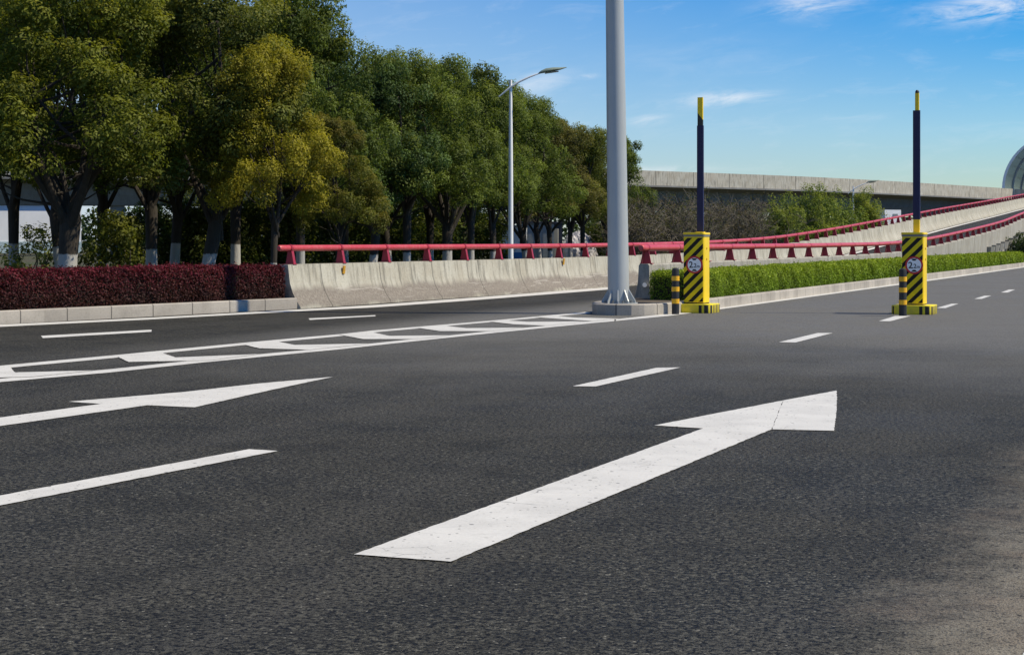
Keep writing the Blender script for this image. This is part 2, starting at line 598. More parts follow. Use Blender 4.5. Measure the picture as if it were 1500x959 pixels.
def sweep(path, profile_at, close=True, caps=True, mb=None):
    """profile_at(i, p) -> list of (offset to the right, z)"""
    mb = mb or MB()
    fr = frames(path)
    rings, us = [], []
    pl = []
    for i, (p, n, s, t) in enumerate(fr):
        pr = profile_at(i, p)
        rings.append([p + n * o + Vector((0, 0, z)) for o, z in pr])
        us.append(s)
        if not pl:
            pl = [0.0]
            for (a, b), (c, d) in zip(pr, pr[1:] + pr[:1]):
                pl.append(pl[-1] + math.hypot(c - a, d - b))
    m = len(rings[0])
    zrel = [[r[k % m].z - rings[0][0].z * 0 for k in range(m + 1)] for r in rings]
    b = mb.quad_strip(rings, close, uv=lambda i, j: (us[i], profile_at(i, fr[i][0])[j % m][1] + profile_at(i, fr[i][0])[j % m][0] * 0.3))
    if caps and close:
        for ri, ring in ((0, rings[0]), (len(rings) - 1, rings[-1])):
            pr = profile_at(ri, fr[ri][0])
            mb.poly(ring, [(us[ri] + o, z) for o, z in pr])
    return mb


def interp(x, tab):
    if x <= tab[0][0]:
        return tab[0][1]
    for (a, b), (c, d) in zip(tab, tab[1:]):
        if x <= c:
            k = (x - a) / (c - a)
            return b + (d - b) * k
    return tab[-1][1]


LT = [(48, 0), (58, 0.06), (68, 0.25), (80, 0.75), (91, 1.28), (110, 2.2), (130, 3.1), (160, 4.5), (195, 6.0), (237, 7.1), (300, 7.3)]
LTN = [(48, 0), (61, 0.02), (68, 0.14), (74, 0.34), (85, 0.76), (96, 1.22), (107, 1.92), (130, 3.0), (160, 4.4), (195, 6.0), (237, 7.1), (300, 7.3)]


def lev(y, tab):
    return sum(interp(y + d, tab) * k for d, k in ((-5, 1), (-2.5, 2), (0, 3), (2.5, 2), (5, 1))) / 9


def L(y):           # far (left) edge of the ramp
    return lev(y, LT)


def LN(y):          # near (right) edge of the ramp
    return lev(y, LTN)


# ------------------------------------------------------------------ camera, world, sun
cam_d = bpy.data.cameras.new('camera')
cam_d.sensor_width = 36
cam_d.lens = F / 1500 * 36
cam_d.shift_y = -(479.5 - HY) / 1500
cam_d.clip_end = 5000
cam = bpy.data.objects.new('camera', cam_d)
cam.location = (0, 0, H)
cam.rotation_euler = (math.pi / 2, 0, 0)
COL.objects.link(cam)
scene.camera = cam

SUN_EL, SUN_AZ = math.radians(50), math.atan2(0.985, -0.14)
sdir = Vector((math.cos(SUN_EL) * math.sin(SUN_AZ), math.cos(SUN_EL) * math.cos(SUN_AZ), math.sin(SUN_EL)))
sl = bpy.data.lights.new('sun', 'SUN')
sl.energy = 5.0
sl.angle = math.radians(0.53)
sl.color = (1.0, 0.895, 0.69)
so = bpy.data.objects.new('sun', sl)
so.rotation_euler = sdir.to_track_quat('Z', 'Y').to_euler()
so.location = (30, 0, 40)
COL.objects.link(so)

w = bpy.data.worlds.new('World')
scene.world = w
w.use_nodes = True
wt = w.node_tree
bg = wt.nodes['Background']
sky = wt.nodes.new('ShaderNodeTexSky')
sky.sky_type = 'NISHITA'
sky.sun_disc = False
sky.sun_elevation = SUN_EL
sky.sun_rotation = SUN_AZ
sky.air_density = 1.0
sky.dust_density = 0.25
sky.ozone_density = 2.5
sky.altitude = 0


def wn(kind, **kw):
    n = wt.nodes.new('ShaderNode' + kind)
    for k, v in kw.items():
        setattr(n, k, v)
    return n


def wm(op, a, b=0.0, clamp=False):
    n = wn('Math', operation=op)
    n.use_clamp = clamp
    for i, q in ((0, a), (1, b)):
        if isinstance(q, (int, float)):
            n.inputs[i].default_value = q
        else:
            wt.links.new(q, n.inputs[i])
    return n.outputs[0]


tc = wn('TexCoord')
sp = wn('SeparateXYZ')
wt.links.new(tc.outputs['Generated'], sp.inputs[0])
yy = wm('MAXIMUM', sp.outputs[1], 0.02)
u, v_ = wm('DIVIDE', sp.outputs[0], yy), wm('DIVIDE', sp.outputs[2], yy)
cmb = wn('CombineXYZ')
wt.links.new(wm('MULTIPLY', u, 9.0), cmb.inputs[0])
wt.links.new(wm('MULTIPLY', wm('ADD', v_, wm('MULTIPLY', u, -0.12)), 34.0), cmb.inputs[1])
nz = wn('TexNoise')
nz.inputs['Scale'].default_value = 2.6
nz.inputs['Detail'].default_value = 8
nz.inputs['Roughness'].default_value = 0.66
nz.inputs['Distortion'].default_value = 0.5
wt.links.new(cmb.outputs[0], nz.inputs['Vector'])
wisps = [(1445, 14, 105, 22, 0.95), (1190, 8, 85, 20, 0.7), (1060, 145, 75, 14, 0.75), (948, 176, 32, 9, 0.6), (790, 122, 60, 26, 0.42), (858, 113, 20, 5, 0.5),
         (1250, 173, 70, 8, 0.22), (960, 155, 55, 10, 0.25), (960, 250, 90, 7, 0.5), (1010, 90, 180, 40, 0.10)]
mask = None
for px, py, a, b, st in wisps:
    du = wm('DIVIDE', wm('SUBTRACT', u, (px - CX) / F), a / F)
    dv = wm('DIVIDE', wm('SUBTRACT', wm('ADD', v_, wm('MULTIPLY', du, -0.10 * b / F * 4)), (HY - py) / F), b / F)
    r2 = wm('ADD', wm('MULTIPLY', du, du), wm('MULTIPLY', dv, dv))
    g = wm('MULTIPLY', wm('POWER', 2.718, wm('MULTIPLY', r2, -1.4)), st)
    mask = g if mask is None else wm('MAXIMUM', mask, g)
cl = wm('MULTIPLY', wm('SUBTRACT', nz.outputs[0], 0.40), 3.6, True)
cl = wm('MULTIPLY', cl, mask, True)
veil = wm('MULTIPLY', wm('SUBTRACT', nz.outputs[0], 0.52), 0.5, True)
cl = wm('MAXIMUM', cl, veil)
hsv = wn('HueSaturation')
sat = wm('ADD', wm('ADD', 1.0, wm('MULTIPLY', wm('MAXIMUM', wm('MINIMUM', v_, 0.2), 0.0), 2.5)), wm('MULTIPLY', wm('MINIMUM', wm('MAXIMUM', u, -0.3), 0.3), 2.0))
wt.links.new(sat, hsv.inputs['Saturation'])
hsv.inputs['Value'].default_value = 1.0
wt.links.new(sky.outputs[0], hsv.inputs['Color'])
tn = wn('Mix', data_type='RGBA', blend_type='MULTIPLY')
tn.inputs[0].default_value = 1.0
wt.links.new(hsv.outputs[0], tn.inputs[6])
tn.inputs[7].default_value = (0.93, 1.08, 1.36, 1)
mx = wn('Mix', data_type='RGBA')
wt.links.new(cl, mx.inputs[0])
wt.links.new(tn.outputs[2], mx.inputs[6])
mx.inputs[7].default_value = (9.6, 9.8, 10.2, 1)
wt.links.new(mx.outputs[2], bg.inputs['Color'])
bg.inputs['Strength'].default_value = 0.085

scene.view_settings.view_transform = 'Standard'
scene.view_settings.look = 'None'
scene.view_settings.gamma = 1
scene.view_settings.exposure = 0.2
scene.view_settings.use_curve_mapping = False
scene.render.engine = 'CYCLES'
scene.cycles.use_denoising = True
scene.cycles.max_bounces = 6
scene.cycles.transparent_max_bounces = 8


# ------------------------------------------------------------------ setting: ground, roads, kerbs
def sheet(name, pts, z, mat, parent=None, kind='structure'):
    mb = MB()
    mb.poly([(p[0], p[1], z) for p in pts])
    o = mb.build(name, mat, parent, recalc=False)
    if kind and not parent:
        tag(o, kind=kind)
    return o


def kerb_x(y):
    return 0.418 * y - 9.98


sheet('ground', [(-2500, -300), (2500, -300), (2500, 3500), (-2500, 3500)], -0.05, M['ground'])
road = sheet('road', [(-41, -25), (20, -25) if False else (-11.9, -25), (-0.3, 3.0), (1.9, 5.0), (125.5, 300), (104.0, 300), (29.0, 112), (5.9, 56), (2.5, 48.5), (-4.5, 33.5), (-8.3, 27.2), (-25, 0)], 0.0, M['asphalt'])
# roadside pavement on the near side (the camera stands on it)
pv = MB()
rp = resample([(-11.7, -25, 0), (-0.1, 3.0, 0), (2.1, 5.0, 0), (125.7, 300, 0)], 3)
sweep(rp, lambda i, p: [(0, -0.04), (0, 0.12), (4.0, 0.13), (4.0, -0.04)], mb=pv)
tag(pv.build('pavement', M['kerb_long']), kind='structure')

ramp_c = smooth_path([(-1.0, 41, 0), (5.6, 55, 0), (13.6, 68, 0) if False else (10.6, 66.5, 0), (23.0, 91, 0) if False else (20.6, 91, 0), (48.9, 160, 0), (80.5, 237, 0), (106, 300, 0)], 2.0, 20)


def far_x(y):      # far parapet centre line
    return interp(y, [(33.5, -4.52), (41, -1.05), (48.5, 2.38), (58, 6.5), (68, 10.68), (91, 20.11), (160, 48.4), (237, 80.0), (300, 105.8)])


def near_x(y):
    return 0.41 * y - 11.5


ry = [52 + 2.0 * k for k in range(125)]
rm = MB()
rm.quad_strip([[(far_x(y) + 0.2, y, L(y) + 0.006), (near_x(y) - 0.2, y, LN(y) + 0.006)] for y in ry])
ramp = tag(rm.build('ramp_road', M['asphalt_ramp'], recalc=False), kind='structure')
em = MB()
em.quad_strip([[(far_x(y) + 0.55, y, L(y) + 0.016), (far_x(y) + 0.85, y, L(y) + 0.016)] for y in ry])
em.build('edge_line', M['roadpaint'], ramp, recalc=False)
em = MB()
em.quad_strip([[(near_x(y) - 0.85, y, LN(y) + 0.03), (near_x(y) - 0.70, y, LN(y) + 0.03)] for y in ry])
em.build('edge_line', M['roadpaint'], ramp, recalc=False)


def marking(name, polys, px=True, label=None, jit=0.004, mat=None, z=0.005):
    mb = MB()
    for pl in polys:
        pts = [G(*p) if px else Vector((p[0], p[1], 0)) for p in pl]
        out = []
        for a, b in zip(pts, pts[1:] + pts[:1]):
            n = max(1, min(160, int((b - a).length / 0.05)))
            d = (b - a)
            nn = Vector((d.y, -d.x, 0)).normalized()
            for k in range(n):
                out.append(a + d * (k / n) + nn * (random.uniform(-jit, jit) if k else 0))
        mb.poly([(q.x, q.y, z) for q in out])
    o = mb.build(name, mat or M['roadpaint'], road, recalc=False)
    bm = bmesh.new()
    bm.from_mesh(o.data)
    for f in bm.faces:
        f.normal_update()
        if f.normal.z < 0:
            f.normal_flip()
    bmesh.ops.triangulate(bm, faces=bm.faces, ngon_method='EAR_CLIP')
    bm.to_mesh(o.data)
    bm.free()
    if label:
        o['label'] = label
    return o


marking('arrow_marking', [[(518.5, 813), (1030, 628), (958.5, 623.5), (1147, 587), (1130.5, 629.3), (660, 823.5)],
                          [(1147.6, 586.85), (1225.5, 572.5), (1226, 585), (1225, 603), (1222, 631.5), (1131.1, 629.35)]],
        label='large white straight arrow near the camera')
marking('arrow_marking', [[(-60, 618.8), (0, 612), (148, 592), (100, 588.8), (270, 574.5), (380, 562), (488, 552.3), (400, 571), (285, 597), (216, 594), (0, 624.5), (-60, 632)]],
        label='white arrow at the left edge of the road')
marking('lane_dash', [[(-120, 751), (0, 726.5), (365, 658.5), (407, 661), (0, 741), (-120, 766)]])
marking('lane_dash', [[(839, 566), (962, 539), (997, 538.5), (872, 566.5)]])
marking('lane_dash', [[(1141, 501.5), (1198, 488), (1220, 488), (1165, 502)]])
marking('lane_dash', [[(1287.5, 470.5), (1311, 463), (1334, 463), (1304, 470.8)]])
marking('lane_dash', [[(1372, 451.3), (1394, 445), (1404, 445), (1385, 451.5)]])
marking('lane_dash', [[(1427, 438), (1442, 433.3), (1452, 433.3), (1438, 438)]])
marking('lane_dash', [[(1466, 428.6), (1478, 424.3), (1487, 424.3), (1476, 428.6)]])
for k in range(6):      # further dashes of the same line, on past the frame
    p = G(1471, 428.4) + RD * 6.2 * (k + 1)
    marking('lane_dash', [[(p.x, p.y), (p.x + RD.x * 2, p.y + RD.y * 2), (p.x + RD.x * 2 + .15, p.y + RD.y * 2), (p.x + .15, p.y)]], px=False)
marking('lane_dash', [[(60, 492.2), (222, 483.2), (222, 486.2), (63, 495.5)]])
marking('lane_dash', [[(452, 466.6), (550, 461.8), (550, 463.4), (454, 468.8)]])
# edge lines
marking('edge_line', [[(-120, 482), (0, 475.8), (217, 465.6), (440, 453.4), (550, 446.8), (700, 435.6), (900, 420), (900, 423.5), (700, 439.5), (550, 450.4), (440, 456), (217, 468.3), (0, 479), (-120, 485.4)]])
marking('edge_line', [[(900, 468), (980, 459.5), (1060, 449.3), (1200, 430.6), (1400, 403.6), (1500, 389.8), (1560, 382.5), (1560, 383.8), (1500, 391.8), (1400, 406.2), (1200, 433.4), (1060, 452.6), (980, 463), (900, 470.6)]])
e0 = Vector((1.74, 5.75, 0)) + RN * 0.02
marking('edge_line', [[(p.x, p.y) for p in (e0 - RD * 3.0, e0 + RD * 250, e0 + RD * 250 + RN * 0.15, e0 - RD * 3.0 + RN * 0.15)]], px=False)
# gore hatching between the two carriageways
marking('hatch_border', [[(-120, 550), (0, 536), (173, 520), (360.5, 502), (500, 489.5), (547, 484.3), (720, 469.8), (858, 457.2), (866, 459), (720, 472), (547, 487.2), (500, 492.6), (360.5, 505.5), (173, 524), (0, 540.2), (-120, 554.3)]])
marking('hatch_border', [[(-120, 569.5), (0, 555), (160, 541.2), (300, 526.5), (500, 508.2), (567, 501), (733, 483.8), (870, 470.4), (902, 467.6), (902, 470.6), (870, 473.4), (733, 487), (567, 504.4), (500, 511.8), (300, 531), (160, 546), (0, 560), (-120, 574.8)]])
chev = [[(-50, 541), (13, 536.5), (21.7, 546.4), (138, 543.4), (50, 552.5), (-35, 555)],
        [(172, 523.2), (233.6, 516.5), (257, 524.4), (380, 519.3), (310, 528.5), (188.6, 531)],
        [(358.8, 505.8), (404, 500.5), (432, 506), (542, 503.8), (455, 513), (380.5, 511)],
        [(496.7, 490.8), (540, 486), (570, 492.7), (658, 491.7), (613, 497.4), (531.7, 497.3)],
        [(611.7, 480.8), (645, 477), (683, 481.3), (768, 480.5), (720, 485.6), (645, 485.7)],
        [(716.7, 471.4), (737, 469.6), (773, 472), (864, 471.2), (800, 477.5), (753, 475.7)],
        [(783, 465.2), (810, 463), (843, 465.7), (908, 467.3), (867, 470.8), (820, 467.7)]]
for c in chev:
    marking('hatch_chevron', [c], jit=0.006, z=0.009)

# left planting bed and its kerb
bedk = [(-25.2, 0, 0), (-8.25, 27.2, 0), (-4.24, 33.42, 0)]
kb = MB()
sweep(resample(bedk, 1.0), lambda i, p: [(0, -0.04), (0, 0.20), (-0.02, 0.215), (-0.16, 0.215), (-0.16, -0.04)], mb=kb)
tag(kb.build('kerb', M['kerb_long']), kind='structure')
sheet('planting_bed', [(-25.36, 0), (-8.41, 27.2), (-4.70, 33.45), (-1.5, 41), (2.0, 48.5), (10.3, 68), (19.8, 91), (27.5, 110), (-10, 112), (-90, 105), (-90, 0)], 0.13, M['ground'])

# median island: kerb ring and soil
isl = [(31.8, 100, 0), (kerb_x(70), 70, 0), (kerb_x(50), 50, 0), (kerb_x(34.2), 34.2, 0), (3.0, 31.15, 0), (2.62, 30.6, 0), (2.2, 30.32, 0), (1.85, 30.3, 0), (1.57, 30.5, 0), (1.43, 30.95, 0), (1.5, 31.6, 0), (2.27, 34.3, 0)]
ip = smooth_path(isl, 0.22, 3)
kb = MB()
sweep(ip, lambda i, p: [(0, -0.04), (0, 0.185), (0.025, 0.205), (0.15, 0.205), (0.15, -0.04)], mb=kb)
tag(kb.build('kerb', M['kerb']), kind='structure')
soil = [(p + n * 0.14) for p, n, s, t in frames(ip)]
sheet('median_island', [(p.x, p.y) for p in soil] + [(3.0, 35.4), (29.3, 100)], 0.17, M['soil'])


# ------------------------------------------------------------------ parapets with red rails
def make_post(rot_t, side=1):
    """transverse tapered web with a flange on the road side; local x = towards road, y = along"""
    mb = MB()
    o = [(-0.088, 0.0), (0.10, 0.0), (0.045, 0.27), (-0.04, 0.27)]
    for sgn in (1,):
        f = [(x, -0.012, z) for x, z in o]
        b = [(x, 0.012, z) for x, z in o]
        mb.quad_strip([f, b], True)
        mb.poly(f)
        mb.poly(b[::-1])
    fl = [[(0.10 * 1, y, 0.0), (0.124, y, 0.0), (0.068, y, 0.27), (0.044, y, 0.27)] for y in (-0.042, 0.042)]
    if side < 0:
        fl = [[(-x, y, z) for x, y, z in r] for r in fl]
    mb.quad_strip(fl, True)
    mb.poly(fl[0])
    mb.poly(fl[1][::-1])
    # foot plate and clamp collar
    mb.box((0, 0, 0.008), (0.26, 0.14, 0.016))
    mb.tube([(0, -0.03, 0.325), (0, 0.03, 0.325)], 0.074, 14)
    return mb


def parapet(name, label, path, prof, mat, post_step, post_y0, post_off, rail_r, road_side, n_max=98, L=L):
    root = thing(name, label, 'barrier', path[0])
    inv = Matrix.Translation(-Vector(path[0]))
    mb = MB()
    sweep(path, prof, mb=mb)
    o = mb.build('wall', mat, root, smooth=True)
    o.data.transform(inv)
    fr = frames(path)
    # rail along the top
    rp = [p + n * post_off + Vector((0, 0, L(p.y) + 0.87 + 0.325)) for p, n, s, t in fr]
    t0 = (rp[1] - rp[0]).normalized()
    first = rp[0]
    rr = [first - t0 * 0.16, first - t0 * 0.155, first - t0 * 0.12]
    rad = [0.01, rail_r * 0.72, rail_r]
    mb = MB()
    pts = rr + rp
    mb.tube([p - Vector(path[0]) for p in pts], rad + [rail_r] * len(rp), 14)
    mb.build('rail', M['red'], root, smooth=True)
    # posts
    proto = make_post(0, road_side)
    pm = None
    s_next = post_y0
    cnt = 0
    for i in range(len(fr) - 1):
        p, n, s, t = fr[i]
        s2 = fr[i + 1][2]
        while s_next < s2 and cnt < n_max:
            k = (s_next - s) / (s2 - s)
            q = p.lerp(fr[i + 1][0], k)
            if pm is None:
                po = proto.build('post', M['red_post'], root, smooth=True)
                pm = po.data
            else:
                po = bpy.data.objects.new('post', pm)
                COL.objects.link(po)
                po.parent = root
            po.location = q + n * post_off + Vector((0, 0, L(q.y) + 0.868)) - Vector(path[0])
            po.rotation_euler = (0, 0, math.atan2(n.y, n.x))
            s_next += post_step
            cnt += 1
    return root


fy = [33.55] + [34 + 1.5 * k for k in range(140)]
fpath = smooth_path([(far_x(y), y, 0) for y in fy], 1.0, 10)


def prof_far(i, p):
    z = L(p.y)
    return [(0.36, z - 0.02), (0.36, z + 0.03), (0.26, z + 0.17), (0.175, z + 0.32), (0.115, z + 0.50), (0.065, z + 0.87), (-0.20, z + 0.87), (-0.20, z - 0.6 if p.y > 120 else -0.04)]


far_p = parapet('concrete_parapet', 'long flared concrete barrier with red tube rail, starting at the purple hedge',
                fpath, prof_far, M['barrier'], 1.95, 0.25, -0.05, 0.062, 1)
for px, py in ((505, 395), (826.5, 383)):
    d = 33.5
    for _ in range(30):
        d = (far_x(d) + 0.1) / ((px - CX) / F) if abs(px - CX) > 300 else d
        break
    # walk along the wall to the station seen at this column
    best = min((abs(CX + (far_x(y) + 0.12) / (y - 0.05) * F - px), y) for y in [33 + 0.05 * k for k in range(700)])[1]
    mb = MB()
    mb.box((0, 0, 0), (0.02, 0.10, 0.17))
    r = mb.build('reflector', M['rust_yellow'], far_p, bevel=0.004)
    r.location = Vector((far_x(best) + 0.105, best - 0.05, H - (py - HY) * best / F)) - Vector(fpath[0])
    r.rotation_euler = (0, 0.10, math.atan2(RN.y, RN.x))

npath = smooth_path([(near_x(y), y, 0) for y in [34.6 + 1.5 * k for k in range(100)]], 1.0, 4)


def prof_near(i, p):
    z = LN(p.y)
    low = -0.04 if p.y < 86 else z - 0.55
    return [(-0.26, z - 0.03 if p.y < 86 else low), (-0.25, z + 0.05), (-0.16, z + 0.28), (-0.12, z + 0.50), (-0.10, z + 0.84), (-0.07, z + 0.87), (0.09, z + 0.87), (0.12, z + 0.84), (0.14, low)]


near_p = parapet('concrete_parapet', 'concrete parapet with red tube rail rising behind the green hedge',
                 npath, prof_near, M['barrier_far'], 2.2, 0.22, 0.0, 0.07, -1, L=LN)
mb = MB()
mb.tube([(0.02, -0.10, 0.44), (0.02, 0.06, 0.44)], 0.045, 12)
mb.build('drain_pipe', M['white_paint'], near_p, smooth=True)
for k in range(14):     # corbels under the bridge part of the parapet
    y = 88 + k * 2.0
    mb = MB()
    mb.prism([(-0.1, -0.28), (0.18, -0.28), (0.30, -0.1), (0.30, 0.1), (0.18, 0.28), (-0.1, 0.28)], -0.62, -0.22, 1.25)
    b = mb.build('corbel', M['barrier_far'], near_p)
    b.location = Vector((near_x(y) + 0.14, y, LN(y) + 0.35)) - Vector(npath[0])
    b.rotation_euler = (0, 0, math.atan2(RN.y, RN.x))
# paler retaining wall below the parapet, ends at the abutment
mb = MB()
rw = [Vector((near_x(y) + 0.21, y, 0)) for y in [62 + 2 * k for k in range(13)]]
sweep(rw, lambda i, p: [(-0.05, -0.04), (-0.05, max(0.02, LN(p.y) - 0.10)), (0.05, max(0.02, LN(p.y) - 0.10)), (0.07, -0.04)], mb=mb)
tag(mb.build('retaining_wall', M['bridge']), 'pale low retaining wall at the foot of the ramp, behind the far end of the green hedge', 'wall')
for k, y in enumerate((100.0, 124.0, 150.0)):
    mb = MB()
    mb.prism(rrect(1.0, 2.2, 0.3), -0.04, LN(y) - 0.48)
    o = mb.build('ramp_pier', M['girder'])
    o.location = ((far_x(y) + near_x(y)) / 2, y, 0)
    o.rotation_euler = (0, 0, YAW + math.pi / 2)
    tag(o, ['concrete pier under the ramp, nearest behind the roadside bush', 'concrete pier under the ramp, second from the abutment', 'concrete pier under the ramp, farthest and tallest'][k], 'pier', 'piers under the ramp')
# ramp slab beyond the abutment
mb = MB()
ys = [86 + 2 * k for k in range(80)]
sweep([Vector(((far_x(y) + near_x(y)) / 2, y, 0)) for y in ys],
      lambda i, p: [(-(near_x(p.y) - far_x(p.y)) * .46, L(p.y) - 0.02), (-(near_x(p.y) - far_x(p.y)) * .46, L(p.y) - 0.5), ((near_x(p.y) - far_x(p.y)) * .43, LN(p.y) - 0.5), ((near_x(p.y) - far_x(p.y)) * .43, LN(p.y) - 0.01)], mb=mb)
tag(mb.build('ramp_slab', M['girder']), kind='structure')

# ------------------------------------------------------------------ overpass behind
bp = smooth_path([(-120, 138, 0), (-60, 146, 0), (-20, 156, 0), (-2, 163, 0), (11.6, 169.5, 0), (21, 178, 0), (32, 187, 0), (44.7, 201.5, 0), (57, 217, 0), (67.7, 231, 0), (92, 266, 0), (112, 300, 0)], 3.0, 6)
ov = thing('overpass', 'long elevated concrete overpass crossing behind the trees and shrubs', 'bridge', (0, 0, 0))


def BZ(y):
    return 7.15 - 0.0
mb = MB()
sweep(bp, lambda i, p: [(0.0, 6.95), (0.0, 8.42), (-0.22, 8.42), (-0.25, 6.95)], mb=mb)
mb.build('parapet', M['bridge'], ov)
mb = MB()
sweep(bp, lambda i, p: [(-9.0, 7.15), (-9.0, 8.42), (-9.25, 8.42), (-9.25, 7.15)], mb=mb)
mb.build('parapet', M['bridge'], ov)
mb = MB()
sweep(bp, lambda i, p: [(0.10, 6.945), (0.10, 6.78), (-0.4, 6.85), (-2.3, 6.45), (-2.5, 5.5), (-3.0, 4.55), (-6.2, 4.55), (-6.7, 5.5), (-6.9, 6.45), (-9.25, 6.9), (-9.25, 7.145)], mb=mb)
mb.build('girder', M['girder'], ov)
fb = frames(bp)
for k in range(6, len(fb), 11):
    p, n, s, t = fb[k]
    mb = MB()
    mb.prism(rrect(1.3, 2.4, 0.3), -0.05, 4.55)
    o = mb.build('pier', M['girder'], ov)
    o.location = p - n * 4.6
    o.rotation_euler = (0, 0, math.atan2(t.y, t.x))

# sound enclosure arching over the far end of the elevated road
enc = thing('sound_enclosure', 'grey arched noise barrier tunnel over the far road at the right edge', 'tunnel', (75.2, 232, 7.2), YAW)
R_ = 7.6
arc = [math.radians(a) for a in range(-12, 193, 6)]


def arch_ring(y, r):
    return [(-r * math.cos(a), y, 1.3 + r * 0.98 * math.sin(a)) for a in arc]


mb = MB()
ylist = [2.0 * k for k in range(36)]
mb.quad_strip([arch_ring(y, R_) for y in ylist], uv=lambda i, j: (ylist[i], arc[min(j, len(arc) - 1)] * R_))
mb.build('screen_panels', M['enclosure'], enc, smooth=True)
for k in range(7):
    mb = MB()
    y = 11.0 * k
    ro, ri = R_ + 0.18, R_ - 0.16
    rings = []
    for a in arc:
        c_, s_ = -math.cos(a), math.sin(a) * 0.98
        rings.append([(ro * c_, y - .12, 1.3 + ro * s_), (ro * c_, y + .12, 1.3 + ro * s_), (ri * c_, y + .12, 1.3 + ri * s_), (ri * c_, y - .12, 1.3 + ri * s_)])
    mb.quad_strip(rings, True)
    mb.build('rib', M['lamp_post'], enc)


# ------------------------------------------------------------------ leaves, trees, shrubs
def leaf_obj(name, cen, nrm, size, tint, tip, mat, parent=None, aspect=0.5):
    """one mesh of many small pointed leaves"""
    n = len(cen)
    nrm = nrm / (np.linalg.norm(nrm, axis=1, keepdims=True) + 1e-9)
    r = RNG.normal(size=(n, 3))
    a = np.cross(nrm, r)
    a /= (np.linalg.norm(a, axis=1, keepdims=True) + 1e-9)
    b = np.cross(nrm, a)
    s = size[:, None]
    V = np.empty((n, 4, 3), np.float32)
    V[:, 0] = cen - a * s * 0.5
    V[:, 1] = cen + b * s * aspect * 0.5 + nrm * s * 0.10
    V[:, 2] = cen + a * s * 0.5
    V[:, 3] = cen - b * s * aspect * 0.5 + nrm * s * 0.10
    me = bpy.data.meshes.new(name)
    me.vertices.add(n * 4)
    me.vertices.foreach_set('co', V.reshape(-1))
    me.loops.add(n * 4)
    me.loops.foreach_set('vertex_index', np.arange(n * 4, dtype=np.int32))
    me.polygons.add(n)
    me.polygons.foreach_set('loop_start', np.arange(0, n * 4, 4, dtype=np.int32))
    me.polygons.foreach_set('loop_total', np.full(n, 4, np.int32))
    for nm, arr in (('tint', tint), ('tip', tip)):
        at_ = me.attributes.new(nm, 'FLOAT', 'FACE')
        at_.data.foreach_set('value', arr.astype(np.float32))
    me.update(calc_edges=True)
    me.materials.append(mat)
    o = bpy.data.objects.new(name, me)
    COL.objects.link(o)
    if parent:
        o.parent = parent
    return o


def clump_leaves(clumps, per, leaf, rng, flat=0.8, leafvar=0.4):
    C, N, S, T, P = [], [], [], [], []
    for (c, r, tt, tip) in clumps:
        n = int(per * (r / 0.5) ** 2)
        d = rng.normal(size=(n, 3))
        d /= np.linalg.norm(d, axis=1, keepdims=True)
        rad = r * rng.uniform(0.35, 1.0, n) ** 0.45
        rad *= 1 + 0.25 * np.sin(d[:, 0] * 7 + c[0] * 5) * np.sin(d[:, 2] * 6 + c[2] * 3)
        pos = np.array(c) + d * rad[:, None] * np.array([1, 1, flat])
        nr = d * 0.95 + np.array([0, 0, 0.45]) + rng.normal(size=(n, 3)) * 0.40
        C.append(pos)
        N.append(nr)
        S.append(leaf * rng.uniform(1 - leafvar, 1 + leafvar, n))
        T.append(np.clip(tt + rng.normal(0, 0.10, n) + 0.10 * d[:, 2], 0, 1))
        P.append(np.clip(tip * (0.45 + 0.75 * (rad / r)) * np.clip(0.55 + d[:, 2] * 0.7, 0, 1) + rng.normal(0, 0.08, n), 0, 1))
    return [np.concatenate(x) for x in (C, N, S, T, P)]


def bent(a, b, k, rng, n=5):
    a, b = np.array(a, float), np.array(b, float)
    off = rng.normal(size=3) * k * np.linalg.norm(b - a)
    off[2] = -abs(off[2]) * 0.5
    return [tuple(a + (b - a) * t + off * math.sin(math.pi * t)) for t in np.linspace(0, 1, n)]


